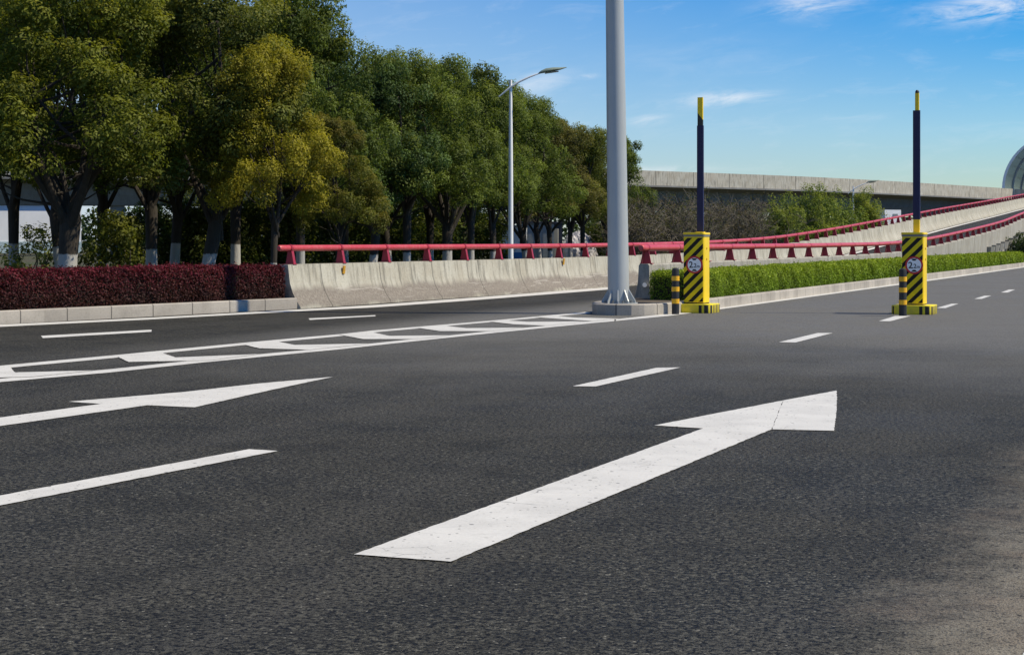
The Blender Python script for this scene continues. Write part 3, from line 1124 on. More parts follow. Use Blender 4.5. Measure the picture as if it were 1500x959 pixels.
def tree_meshes(seed, height=7.4, rx=2.5, z0=2.3, fork=1.75, trunk=0.20, limbs=8, nclump=165, per=470, leaf=0.088, tips=0.8):
    """a trunk mesh with spreading limbs and a crown of leaf sprays; returns (trunk MB, leaf arrays)"""
    rng = np.random.default_rng(seed)
    cz = (z0 + height) / 2 + 0.1
    hz = (height - z0) / 2
    # big boughs give the crown its lobes
    boughs = []
    for k in range(limbs + 9):
        az = k * 2.399 + rng.uniform(-0.4, 0.4)
        el = rng.uniform(-0.72, 1.25) if k > 3 else rng.uniform(0.7, 1.4)
        rr = rng.uniform(0.52, 0.80)
        boughs.append(np.array([math.cos(az) * math.cos(el) * rx * rr, math.sin(az) * math.cos(el) * rx * rr, cz + math.sin(el) * hz * rr * 1.02]))
    for k in range(9):      # drooping skirt
        az = k * 0.698 + rng.uniform(-0.25, 0.25)
        rr = rng.uniform(0.62, 0.88) * rx
        boughs.append(np.array([math.cos(az) * rr, math.sin(az) * rr, z0 + rng.uniform(0.95, 1.8)]))
    boughs = np.array(boughs)
    clumps = []
    per_b = max(3, nclump // len(boughs))
    for bo in boughs:
        bt = rng.uniform(0.2, 0.75)
        bR = rng.uniform(0.62, 1.05) * rx / 2.5
        tipb = tips * rng.uniform(0.15, 1.0)
        for j in range(per_b):
            d = rng.normal(size=3)
            d /= np.linalg.norm(d)
            out = (bo - np.array([0, 0, cz - 0.6])) / (np.linalg.norm(bo - np.array([0, 0, cz - 0.6])) + 1e-6)
            d = d + out * 0.55 + np.array([0, 0, 0.25])
            d /= np.linalg.norm(d)
            c = bo + d * bR * rng.uniform(0.75, 1.1)
            r = rng.uniform(0.26, 0.50)
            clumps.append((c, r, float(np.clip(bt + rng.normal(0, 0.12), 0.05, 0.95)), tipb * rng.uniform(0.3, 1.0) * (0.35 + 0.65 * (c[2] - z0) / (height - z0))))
        clumps.append((bo, bR * 0.75, bt * 0.6, 0))
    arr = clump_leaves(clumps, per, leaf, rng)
    mb = MB()
    lean = rng.normal(size=2) * 0.10
    f0 = (lean[0], lean[1], fork)
    mb.tube([(0, 0, -0.1), (0.0, 0.0, 0.15), (lean[0] * .4, lean[1] * .4, fork * .5), f0, (f0[0] * 1.2, f0[1] * 1.2, fork + 0.35)], [trunk * 1.35, trunk * 1.1, trunk, trunk * 1.12, trunk * 0.55], 10)
    order = np.argsort(-boughs[:, 2] + np.linalg.norm(boughs[:, :2], axis=1) * 0.3)
    mains = list(rng.permutation(len(boughs))[:limbs])
    ends = []
    for k in mains:
        bo = boughs[k]
        st = (f0[0] + rng.normal(0, 0.05), f0[1] + rng.normal(0, 0.05), fork + rng.uniform(-0.45, 0.2))
        path = bent(st, bo, 0.07, rng, 6)
        # limbs leave the fork steeply, then spread
        path = [(x, y, z + 0.30 * math.sin(math.pi * i / 5)) for i, (x, y, z) in enumerate(path)]
        r0 = trunk * rng.uniform(0.40, 0.62)
        mb.tube(path, [r0 * (1 - 0.14 * i) for i in range(6)], 7)
        ends.append((path, r0))
    for k in range(len(boughs)):
        if k in mains:
            continue
        path, r0 = ends[int(rng.integers(len(ends)))]
        st = path[int(rng.integers(2, 5))]
        mb.tube(bent(st, boughs[k], 0.10, rng, 5), [r0 * 0.42 * (1 - 0.18 * i) for i in range(5)], 5)
    for (c, r, tt, tp) in clumps[::2]:
        k = int(np.argmin(np.linalg.norm(boughs - c, axis=1)))
        mb.tube(bent(boughs[k], c, 0.10, rng, 3), [0.022, 0.014, 0.006], 4, caps=False)
    # a few bare low side twigs
    for k in range(3):
        path, r0 = ends[k % len(ends)]
        st = np.array(path[1])
        az = rng.uniform(0, 6.28)
        e = st + np.array([math.cos(az) * 1.5, math.sin(az) * 1.5, rng.uniform(0.3, 0.9)])
        mb.tube(bent(st, e, 0.12, rng, 5), [0.04, 0.032, 0.024, 0.016, 0.006], 5)
    return mb, arr


VAR = []
specs = [dict(seed=11, trunk=0.21, limbs=9), dict(seed=23, trunk=0.14, fork=1.9), dict(seed=37, trunk=0.17, fork=1.6, rx=2.7), dict(seed=41, trunk=0.12, rx=2.2, fork=2.0, limbs=6),
         dict(seed=59, trunk=0.145, rx=2.4), dict(seed=73, trunk=0.15, rx=2.6, fork=2.1, limbs=7)]
holder = []
for s in specs:
    mb, arr = tree_meshes(**s)
    to = mb.build('trunk', M['bark'], smooth=True)
    lo = leaf_obj('crown', *arr, M['leaf'])
    VAR.append((to.data, lo.data))
    holder += [to, lo]
for o in holder:
    bpy.data.objects.remove(o)


def tree(px, d, top, var, col, tip, label, rot=None, wide=1.0, group='row of broadleaf trees behind the barrier', z=0.12, leafmat=None):
    h = H + (HY - top) * d / F - z
    k = h / 7.75
    root = thing('broadleaf_tree', label, 'tree', at(px, d, z), rot if rot is not None else random.uniform(0, 6.28), group)
    root.scale = (k * wide, k * wide, k)
    t = bpy.data.objects.new('trunk', VAR[var][0])
    c = bpy.data.objects.new('crown', VAR[var][1])
    for o in (t, c):
        COL.objects.link(o)
        o.parent = root
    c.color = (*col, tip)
    if leafmat:
        c.material_slots[0].link = 'OBJECT'
        c.material_slots[0].material = leafmat
    return root


GD, GM, GO, GY, GB = (0.100, 0.140, 0.034), (0.125, 0.165, 0.040), (0.115, 0.135, 0.034), (0.235, 0.215, 0.030), (0.088, 0.142, 0.052)
front = [
    (97, 37.0, -75, 0, (0.120, 0.145, 0.026), 0.62, 'leftmost big tree with yellow-green new leaves above the purple hedge', 0.4, 1.0),
    (-40, 41.0, -60, 4, (0.115, 0.14, 0.026), 0.55, 'yellow-green tree cut off by the left edge of the photo', 1.4, 0.9),
    (222, 43.0, -50, 1, GD, 0.25, 'dark green tree second from the left behind the purple hedge', 2.0, 0.95),
    (300, 39.5, -45, 2, GO, 0.55, 'olive tree with thick whitewashed trunk above the middle of the purple hedge', 4.4, 0.95),
    (400, 38.3, 50, 3, GY, 1.0, 'bright yellow leaved tree above the right end of the purple hedge', 1.0, 0.82),
    (440, 46.0, -38, 5, GD, 0.35, 'tall dark green tree rising directly behind the yellow leaved tree', 3.0, 0.72),
    (495, 42.0, 165, 4, (0.12, 0.135, 0.03), 0.75, 'short tree with rusty orange tips above the start of the concrete barrier', 0.3, 0.85),
    (545, 50.0, 85, 2, GB, 0.10, 'bluish green tree just right of the rusty tipped tree', 5.0, 0.85),
    (596, 51.0, 68, 5, GM, 0.15, 'rounded green tree with the highest top in the middle of the row', 2.6, 0.85),
    (655, 54.0, 72, 0, GM, 0.15, 'green tree third to the left of the white street lamp', 1.7, 0.80),
    (690, 58.0, 92, 1, GD, 0.10, 'dark green tree second to the left of the white street lamp', 0.8, 0.85),
    (722, 60.0, 118, 4, GM, 0.15, 'green tree directly left of the white street lamp post', 3.6, 0.85),
    (772, 64.0, 135, 2, GM, 0.12, 'green tree directly right of the white street lamp post', 0.1, 0.82),
    (806, 70.0, 165, 3, (0.125, 0.125, 0.042), 0.45, 'brownish olive tree between the street lamp and the big pole', 2.2, 1.0),
    (853, 74.0, 180, 5, GO, 0.35, 'light green tree closest to the left side of the big grey pole', 4.1, 0.80),
    (893, 82.0, 188, 0, GD, 0.15, 'dark green tree partly hidden by the big grey pole', 5.2, 0.85),
]
for a in front:
    tree(*a, leafmat=M['leaf_rust'] if 'rusty' in a[6] or 'brownish' in a[6] else None)
back = [(20, 53, -20), (88, 50, -10), (150, 54, -10), (255, 56, -5), (345, 55, 0), (425, 60, 20), (505, 60, 75), (570, 63, 90), (630, 66, 100), (680, 72, 118), (748, 78, 150), (790, 85, 165), (835, 90, 196)]
bl = ['at the left edge behind the shrub', 'straight behind the leftmost big tree', 'between the two leftmost front trees', 'behind the dark second tree', 'behind the olive tree', 'behind the yellow leaved tree', 'behind the rusty tipped tree', 'behind the bluish green tree',
      'behind the highest rounded tree', 'far behind the trees left of the lamp', 'behind the street lamp', 'behind the tree right of the lamp', 'behind the brownish olive tree']
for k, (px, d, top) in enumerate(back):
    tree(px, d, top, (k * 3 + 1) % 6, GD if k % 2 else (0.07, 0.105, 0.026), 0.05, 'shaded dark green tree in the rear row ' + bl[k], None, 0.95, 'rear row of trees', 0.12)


def shrub_meshes(seed, h, r, n, per, leaf, tipv=0.4, flat=0.9, stems=7):
    rng = np.random.default_rng(seed)
    cl_ = []
    mb = MB()
    for k in range(n):
        az, rr = rng.uniform(0, 6.28), r * math.sqrt(rng.uniform(0, 1)) * 0.85
        zt = h * rng.uniform(0.12, 0.95) * (1 - 0.35 * (rr / r) ** 2)
        cl_.append((np.array([math.cos(az) * rr, math.sin(az) * rr, zt]), rng.uniform(0.18, 0.34) * max(1, r / 1.2), rng.uniform(0.2, 0.8), tipv * rng.uniform(0.1, 1)))
    for k in range(stems):
        c = cl_[int(rng.integers(n))][0]
        mb.tube(bent((rng.normal(0, .08), rng.normal(0, .08), -0.05), c, 0.1, rng, 5), [0.03, 0.026, 0.02, 0.014, 0.006], 5)
    return mb, clump_leaves(cl_, per, leaf, rng, flat)


def leafy_shrub(px, d, h, r, col, tip, label, seed, n=40, per=300, leaf=0.10, z=0.1, group=None, name='shrub', flat=0.9):
    root = thing(name, label, 'shrub', at(px, d, z), 0, group)
    mb, arr = shrub_meshes(seed, h, r, n, per, leaf, 0.7, flat)
    mb.build('stems', M['twig'], root)
    f = leaf_obj('foliage', *arr, M['leaf'], root)
    f.color = (*col, tip)
    return root


# understory under the trees
leafy_shrub(48, 50, 1.75, 0.95, (0.12, 0.15, 0.05), 0.5, 'pale green rounded shrub left of the leftmost big trunk', 101, 26, 210, 0.11)
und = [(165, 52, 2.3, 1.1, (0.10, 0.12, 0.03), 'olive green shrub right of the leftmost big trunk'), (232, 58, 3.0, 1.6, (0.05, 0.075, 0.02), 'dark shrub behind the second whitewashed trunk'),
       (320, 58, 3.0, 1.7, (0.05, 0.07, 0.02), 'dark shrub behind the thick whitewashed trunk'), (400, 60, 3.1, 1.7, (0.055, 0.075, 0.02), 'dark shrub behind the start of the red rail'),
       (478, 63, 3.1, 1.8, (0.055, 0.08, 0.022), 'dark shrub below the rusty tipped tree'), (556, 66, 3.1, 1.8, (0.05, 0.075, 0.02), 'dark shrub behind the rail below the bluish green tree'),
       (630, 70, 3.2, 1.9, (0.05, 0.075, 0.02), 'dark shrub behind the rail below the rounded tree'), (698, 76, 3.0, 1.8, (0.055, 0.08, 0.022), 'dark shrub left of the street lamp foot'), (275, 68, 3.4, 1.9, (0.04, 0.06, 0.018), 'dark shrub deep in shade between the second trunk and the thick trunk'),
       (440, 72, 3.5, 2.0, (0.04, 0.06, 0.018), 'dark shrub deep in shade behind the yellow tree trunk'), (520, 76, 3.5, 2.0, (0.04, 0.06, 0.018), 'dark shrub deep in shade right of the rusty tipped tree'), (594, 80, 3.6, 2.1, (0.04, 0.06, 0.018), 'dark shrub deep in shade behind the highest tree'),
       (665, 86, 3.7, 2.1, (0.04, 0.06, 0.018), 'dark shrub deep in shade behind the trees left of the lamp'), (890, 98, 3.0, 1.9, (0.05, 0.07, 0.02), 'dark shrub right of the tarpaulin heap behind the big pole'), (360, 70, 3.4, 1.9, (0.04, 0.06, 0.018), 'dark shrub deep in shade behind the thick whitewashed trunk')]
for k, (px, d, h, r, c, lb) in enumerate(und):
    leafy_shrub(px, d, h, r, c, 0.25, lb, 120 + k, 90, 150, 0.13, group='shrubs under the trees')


# bare winter shrubs behind the ramp
def bare_meshes(seed, h, r):
    rng = np.random.default_rng(seed)
    mb = MB()
    cl_ = []
    for k in range(34):
        az = rng.uniform(0, 6.28)
        b = np.array([rng.normal(0, 0.35 * r), rng.normal(0, 0.35 * r), -0.05])
        e = b + np.array([math.cos(az) * r * rng.uniform(0.1, 0.8), math.sin(az) * r * rng.uniform(0.1, 0.8), h * rng.uniform(0.6, 1.0)])
        p = bent(b, e, 0.06, rng, 5)
        mb.tube(p, [0.035, 0.028, 0.022, 0.015, 0.006], 4, caps=False)
        for j in range(9):
            s = np.array(p[int(rng.integers(1, 5))]) * 1.0
            a2 = rng.uniform(0, 6.28)
            q = s + np.array([math.cos(a2) * 0.5, math.sin(a2) * 0.5, rng.uniform(0.3, 0.9)]) * rng.uniform(0.5, 1.2)
            mb.tube(bent(s, q, 0.12, rng, 3), [0.016, 0.011, 0.005], 3, caps=False)
            for i in range(3):
                q2 = q + rng.normal(size=3) * 0.28
                mb.tube([tuple((s + q) / 2), tuple(q2)], [0.010, 0.004], 3, caps=False)
            cl_.append((q, rng.uniform(0.16, 0.30), rng.uniform(0.2, 0.8), 0.4))
    return mb, clump_leaves(cl_, 44, 0.085, rng)


BV = []
for s in (201, 202, 203):
    mb, arr = bare_meshes(s, 3.3, 1.7)
    a, b = mb.build('stems', M['twig']), leaf_obj('foliage', *arr, M['leaf_rust'])
    BV.append((a.data, b.data))
    bpy.data.objects.remove(a)
    bpy.data.objects.remove(b)
bare = [(938, 74, 1.0), (972, 80, 1.12), (1005, 78, 0.98), (1040, 84, 1.12), (1072, 82, 0.95), (1100, 90, 1.12), (1125, 94, 0.9), (1165, 106, 1.0), (990, 96, 1.3), (1060, 102, 1.35), (1125, 108, 1.3), (945, 92, 1.25)]
bn = ['next to the big grey pole', 'second from the big pole', 'just left of the left barrier arm', 'just right of the left barrier arm', 'second right of the left barrier arm', 'third right of the left barrier arm', 'left of the feathery green bushes',
      'in front of the feathery green bushes', 'standing taller behind the left barrier arm', 'standing taller midway to the green bushes', 'standing taller beside the green bushes', 'standing taller behind the big grey pole']
for k, (px, d, s) in enumerate(bare):
    root = thing('bare_shrub', 'brown leafless shrub below the overpass, ' + bn[k], 'shrub', at(px, d, -0.05), k * 1.3, 'bare shrubs behind the ramp')
    root.scale = (s * 1.1, s * 1.1, s * 0.80)
    for nm, me in zip(('stems', 'foliage'), BV[k % 3]):
        o = bpy.data.objects.new(nm, me)
        COL.objects.link(o)
        o.parent = root
        if nm == 'foliage':
            o.color = ((0.085, 0.085, 0.045), (0.095, 0.08, 0.05), (0.075, 0.095, 0.038))[k % 3] + (0.2,)


# feathery green bushes (willow-like) further right
def feather_meshes(seed, h, r):
    rng = np.random.default_rng(seed)
    mb = MB()
    cl_ = []
    for k in range(16):
        az = k * 2.4 + rng.uniform(-.3, .3)
        rr = r * rng.uniform(0.1, 1.0)
        zt = h * (1.0 - 0.5 * (rr / r) ** 1.5) * rng.uniform(0.85, 1.0)
        e = np.array([math.cos(az) * rr, math.sin(az) * rr, zt])
        p = bent((rng.normal(0, .15), rng.normal(0, .15), -0.05), e, 0.06, rng, 8)
        mb.tube(p, [0.04 * (1 - i * 0.115) for i in range(8)], 5)
        for j in range(2, 8):
            for m in range(4):
                c = np.array(p[j]) + rng.normal(size=3) * 0.30
                cl_.append((c, rng.uniform(0.20, 0.36), rng.uniform(0.25, 0.85), rng.uniform(0.2, 1)))
    return mb, clump_leaves(cl_, 210, 0.12, rng, 1.1)


feath = [(1145, 94, 3.6, 1.7, (0.15, 0.20, 0.06), 'left green feathery bush below the overpass, right of the brown shrubs'),
         (1192, 98, 4.7, 2.0, (0.16, 0.215, 0.06), 'middle green feathery bush, tallest below the overpass'),
         (1232, 102, 3.9, 1.6, (0.14, 0.20, 0.06), 'small green feathery bush left of the distant lamp post'),
         (1265, 104, 4.5, 1.3, (0.17, 0.215, 0.055), 'narrow green feathery bush right of the distant lamp post')]
for k, (px, d, h, r, c, lb) in enumerate(feath):
    root = thing('feathery_bush', lb, 'bush', at(px, d, -0.05), 0, 'green bushes behind the ramp')
    mb, arr = feather_meshes(300 + k, h, r)
    mb.build('stems', M['twig'], root)
    f = leaf_obj('foliage', *arr, M['leaf'], root, 0.35)
    f.color = (*c, 0.25)

leafy_shrub(1500, 96, 2.05, 1.25, (0.032, 0.062, 0.024), 0.1, 'dark glossy rounded bush at the far end of the green hedge', 401, 70, 260, 0.11, 0.0, name='bush')


# ------------------------------------------------------------------ hedges
def hedge(name, label, path, width, z0, z1, n_per_m2, leaf0, mat, col, tip, dens_far=True):
    fr = frames(path)
    tot = fr[-1][2]
    root = thing(name, label, 'hedge', path[0])
    org = Vector(path[0])
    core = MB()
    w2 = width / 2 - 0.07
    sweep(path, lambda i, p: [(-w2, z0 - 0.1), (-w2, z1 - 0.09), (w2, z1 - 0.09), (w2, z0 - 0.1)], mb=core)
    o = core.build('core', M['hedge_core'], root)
    o.data.transform(Matrix.Translation(-org))
    P = np.array([(p.x, p.y) for p, n, s, t in fr])
    Nn = np.array([(n.x, n.y) for p, n, s, t in fr])
    S = np.array([s for p, n, s, t in fr])
    h = z1 - z0
    per = 2 * h + width
    pos, nor, sz, ti, tp = [], [], [], [], []

    def add(n_at, side):
        s = RNG.uniform(0, tot, n_at)
        px_, py_ = np.interp(s, S, P[:, 0]), np.interp(s, S, P[:, 1])
        nx, ny = np.interp(s, S, Nn[:, 0]), np.interp(s, S, Nn[:, 1])
        k = np.clip(py_ / 34.0, 0.8, 2.0) if dens_far else np.ones(n_at)
        keep = RNG.uniform(0, 1, n_at) < 1 / k ** 1.5
        s, px_, py_, nx, ny, k = [q[keep] for q in (s, px_, py_, nx, ny, k)]
        m = len(s)
        bulge = 0.035 * np.sin(s * 2.1) * np.sin(s * 0.7 + 1) + 0.02 * np.sin(s * 5.3)
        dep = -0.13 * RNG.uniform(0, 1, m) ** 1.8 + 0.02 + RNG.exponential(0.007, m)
        if side == 'top':
            o_ = RNG.uniform(-width / 2, width / 2, m)
            z = z1 + dep + bulge * 0.5 + np.where(RNG.uniform(0, 1, m) < 0.03, RNG.uniform(0, 0.07, m), 0)
            nr = np.stack([np.zeros(m), np.zeros(m), np.ones(m)], 1)
            tipv = np.clip(0.75 + dep * 3, 0, 1)
        else:
            zr = RNG.uniform(0, 1, m)
            z = z0 + zr * h
            rnd = np.clip((zr - 0.85) / 0.15, 0, 1)
            o_ = side * (width / 2 + dep + bulge - rnd * 0.03 - 0.02 * np.clip((0.2 - zr) / 0.2, 0, 1))
            nr = np.stack([nx * side, ny * side, np.full(m, 0.35)], 1)
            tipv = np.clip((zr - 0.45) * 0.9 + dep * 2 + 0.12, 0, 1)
        patch = 0.5 + 0.22 * np.sin(s * 3.1 + z * 4) * np.sin(s * 1.3) + 0.16 * np.sin(s * 9 + z * 13)
        pos.append(np.stack([px_ + nx * o_ - org.x, py_ + ny * o_ - org.y, z - org.z], 1))
        nor.append(nr * 0.7 + RNG.normal(size=(m, 3)) * 0.6)
        sz.append(leaf0 * k * RNG.uniform(0.6, 1.4, m))
        ti.append(np.clip(patch + RNG.normal(0, 0.2, m), 0, 1))
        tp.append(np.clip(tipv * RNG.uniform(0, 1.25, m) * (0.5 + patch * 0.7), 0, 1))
    add(int(tot * h * n_per_m2), 1)
    add(int(tot * h * n_per_m2 * 0.6), -1)
    add(int(tot * width * n_per_m2), 'top')
    # clipped ends
    for e, sg in ((0, -1), (-1, 1)):
        p, n, s, t = fr[e]
        m = int(width * h * n_per_m2 * 1.3)
        o_ = RNG.uniform(-width / 2, width / 2, m)
        zr = RNG.uniform(0, 1, m)
        dep = -0.12 * RNG.uniform(0, 1, m) ** 1.6 + 0.03
        pos.append(np.stack([p.x + n.x * o_ + t.x * sg * dep - org.x, p.y + n.y * o_ + t.y * sg * dep - org.y, z0 + zr * h], 1))
        nor.append(np.tile(np.array([t.x * sg, t.y * sg, 0.35]), (m, 1)) * 0.7 + RNG.normal(size=(m, 3)) * 0.6)
        k = max(0.8, min(2.4, p.y / 34.0)) if dens_far else 1
        sz.append(leaf0 * k * RNG.uniform(0.6, 1.4, m))
        ti.append(np.clip(0.5 + RNG.normal(0, 0.2, m), 0, 1))
        tp.append(np.clip((zr - 0.3) * RNG.uniform(0, 1.2, m), 0, 1))
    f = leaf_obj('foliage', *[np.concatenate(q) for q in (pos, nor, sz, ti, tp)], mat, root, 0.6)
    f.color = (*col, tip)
    return root


hp = resample([(-25.8, 0.4, 0), (-8.86, 27.55, 0), (-4.92, 33.68, 0)], 1.0)
hedge('purple_hedge', 'clipped purple leaved hedge with magenta tips along the left kerb', hp, 1.0, 0.17, 0.83, 4200, 0.043, M['leaf_red'], (0.046, 0.0165, 0.017), 0.62, False)
gp = [Vector((kerb_x(y) - 0.80, y, 0)) for y in [33.4 + 1.0 * k for k in range(56)]]
hedge('green_hedge', 'long clipped bright green hedge on the median beside the ramp', gp, 0.95, 0.17, 0.70, 5200, 0.034, M['leaf_hedge'], (0.145, 0.225, 0.022), 0.9)


# ------------------------------------------------------------------ big pole
pole = thing('gantry_pole', 'thick grey steel pole with ribbed foot on the tip of the median', 'pole', (1.96, 31.1, 0.17))
pole.rotation_euler = (0, math.radians(-0.75), 0)
mb = MB()
mb.tube([(0, 0, 0.03 + 0.5 * k) for k in range(22)], [0.198 - 0.0029 * k for k in range(22)], 40)
mb.build('shaft', M['pole'], pole, smooth=True)
mb = MB()
mb.tube([(0, 0, 0.0), (0, 0, 0.035)], 0.35, 32)
mb.build('base_plate', M['pole'], pole, smooth=True)
for k in range(10):
    a = math.radians(36 * k + 12)
    mb = MB()
    o = [(0.17, 0.035), (0.325, 0.035), (0.325, 0.07), (0.205, 0.27), (0.17, 0.27)]
    f = [(x, -0.009, z) for x, z in o]
    b = [(x, 0.009, z) for x, z in o]
    mb.quad_strip([f, b], True)
    mb.poly(f)
    mb.poly(b[::-1])
    g = mb.build('gusset', M['pole'], pole)
    g.rotation_euler = (0, 0, a)
    mb = MB()
    mb.tube([(0, 0, 0.03), (0, 0, 0.085)], 0.02, 6)
    bo = mb.build('anchor_bolt', M['grey_trim'], pole)
    bo.location = (0.29 * math.cos(a + .31), 0.29 * math.sin(a + .31), 0)

# ------------------------------------------------------------------ street lamps
def street_lamp(loc, label, rz=0.0):
    root = thing('street_lamp', label, 'street lamp', loc, rz, 'white street lamps')
    mb = MB()
    mb.tube([(0, 0, 0), (0, 0, 0.35), (0, 0, 0.36), (0, 0, 3.2), (0, 0, 6.15)], [0.105, 0.105, 0.085, 0.072, 0.045], 16)
    mb.build('post', M['lamp_post'], root, smooth=True)
    mb = MB()
    pts = []
    for k in range(15):
        t = k / 14
        x = -0.36 + t * 1.32
        z = interp(x, [(-0.36, 5.63), (0.0, 5.93), (0.28, 6.10), (0.55, 6.225), (0.80, 6.32), (0.96, 6.37)])
        pts.append((x, -0.05, z))
    mb.tube(pts, [0.016 + 0.016 * math.sin(math.pi * (k / 14) ** 0.8) for k in range(15)], 8)
    mb.build('arm', M['lamp_post'], root, smooth=True)
    mb = MB()
    hd = [(0.86, 6.345, 0.03, 0.03), (0.94, 6.375, 0.08, 0.06), (1.08, 6.415, 0.13, 0.085), (1.30, 6.45, 0.14, 0.08), (1.52, 6.48, 0.10, 0.05), (1.72, 6.53, 0.02, 0.012)]
    rings = [[(x, -0.05 + wv * math.cos(a), z + hv * (math.sin(a) if math.sin(a) > 0 else 0.55 * math.sin(a)) - 0.16 * max(0, 1 - abs(x - 1.35) / 0.45) * 0) for a in [2 * math.pi * j / 14 for j in range(14)]] for x, z, wv, hv in hd]
    b0 = mb.quad_strip(rings, True)
    mb.poly(rings[0])
    mb.poly(rings[-1])
    mb.build('lamp_head', M['lamp_head'], root, smooth=True)
    mb = MB()
    g = [[(x, -0.05 + wv * math.cos(a), 6.385 + (x - 1.2) * 0.14 - 0.035 * math.sin(a)) for a in [math.pi * j / 8 for j in range(9)]] for x, wv in ((1.05, 0.07), (1.15, 0.10), (1.35, 0.10), (1.47, 0.06))]
    mb.quad_strip(g)
    mb.build('lens', M['glass'], root, smooth=True)
    return root


street_lamp(at(748, 52.0, 0.12), 'white street lamp with one curved arm standing among the trees behind the barrier')
street_lamp(at(1250, 112.0, -1.2), 'small distant street lamp between the green bushes below the overpass')
mb = MB()
mb.tube([(0, 0, 0), (0, 0, 2.15), (0, 0, 2.2)], [0.05, 0.045, 0.03], 10)
mb.tube([(0, 0, 2.0), (0, 0, 2.16)], 0.065, 10)
o = mb.build('thin_post', M['lamp_post'], smooth=True)
o.location = at(770.5, 76, 0.1)
tag(o, 'short thin white post just right of the street lamp foot', 'post')

# ------------------------------------------------------------------ barrier gates and bollards
txt_cache = {}


def text_mesh(body, size):
    cu = bpy.data.curves.new('text', 'FONT')
    cu.body = body
    cu.size = size
    cu.extrude = 0.001
    cu.offset = size * 0.012
    cu.align_x = 'CENTER'
    ob = bpy.data.objects.new('text', cu)
    COL.objects.link(ob)
    bpy.context.view_layer.update()
    me = bpy.data.meshes.new_from_object(ob.evaluated_get(bpy.context.evaluated_depsgraph_get()))
    bpy.data.objects.remove(ob)
    me.materials.clear()
    me.materials.append(M['sign_black'])
    return me


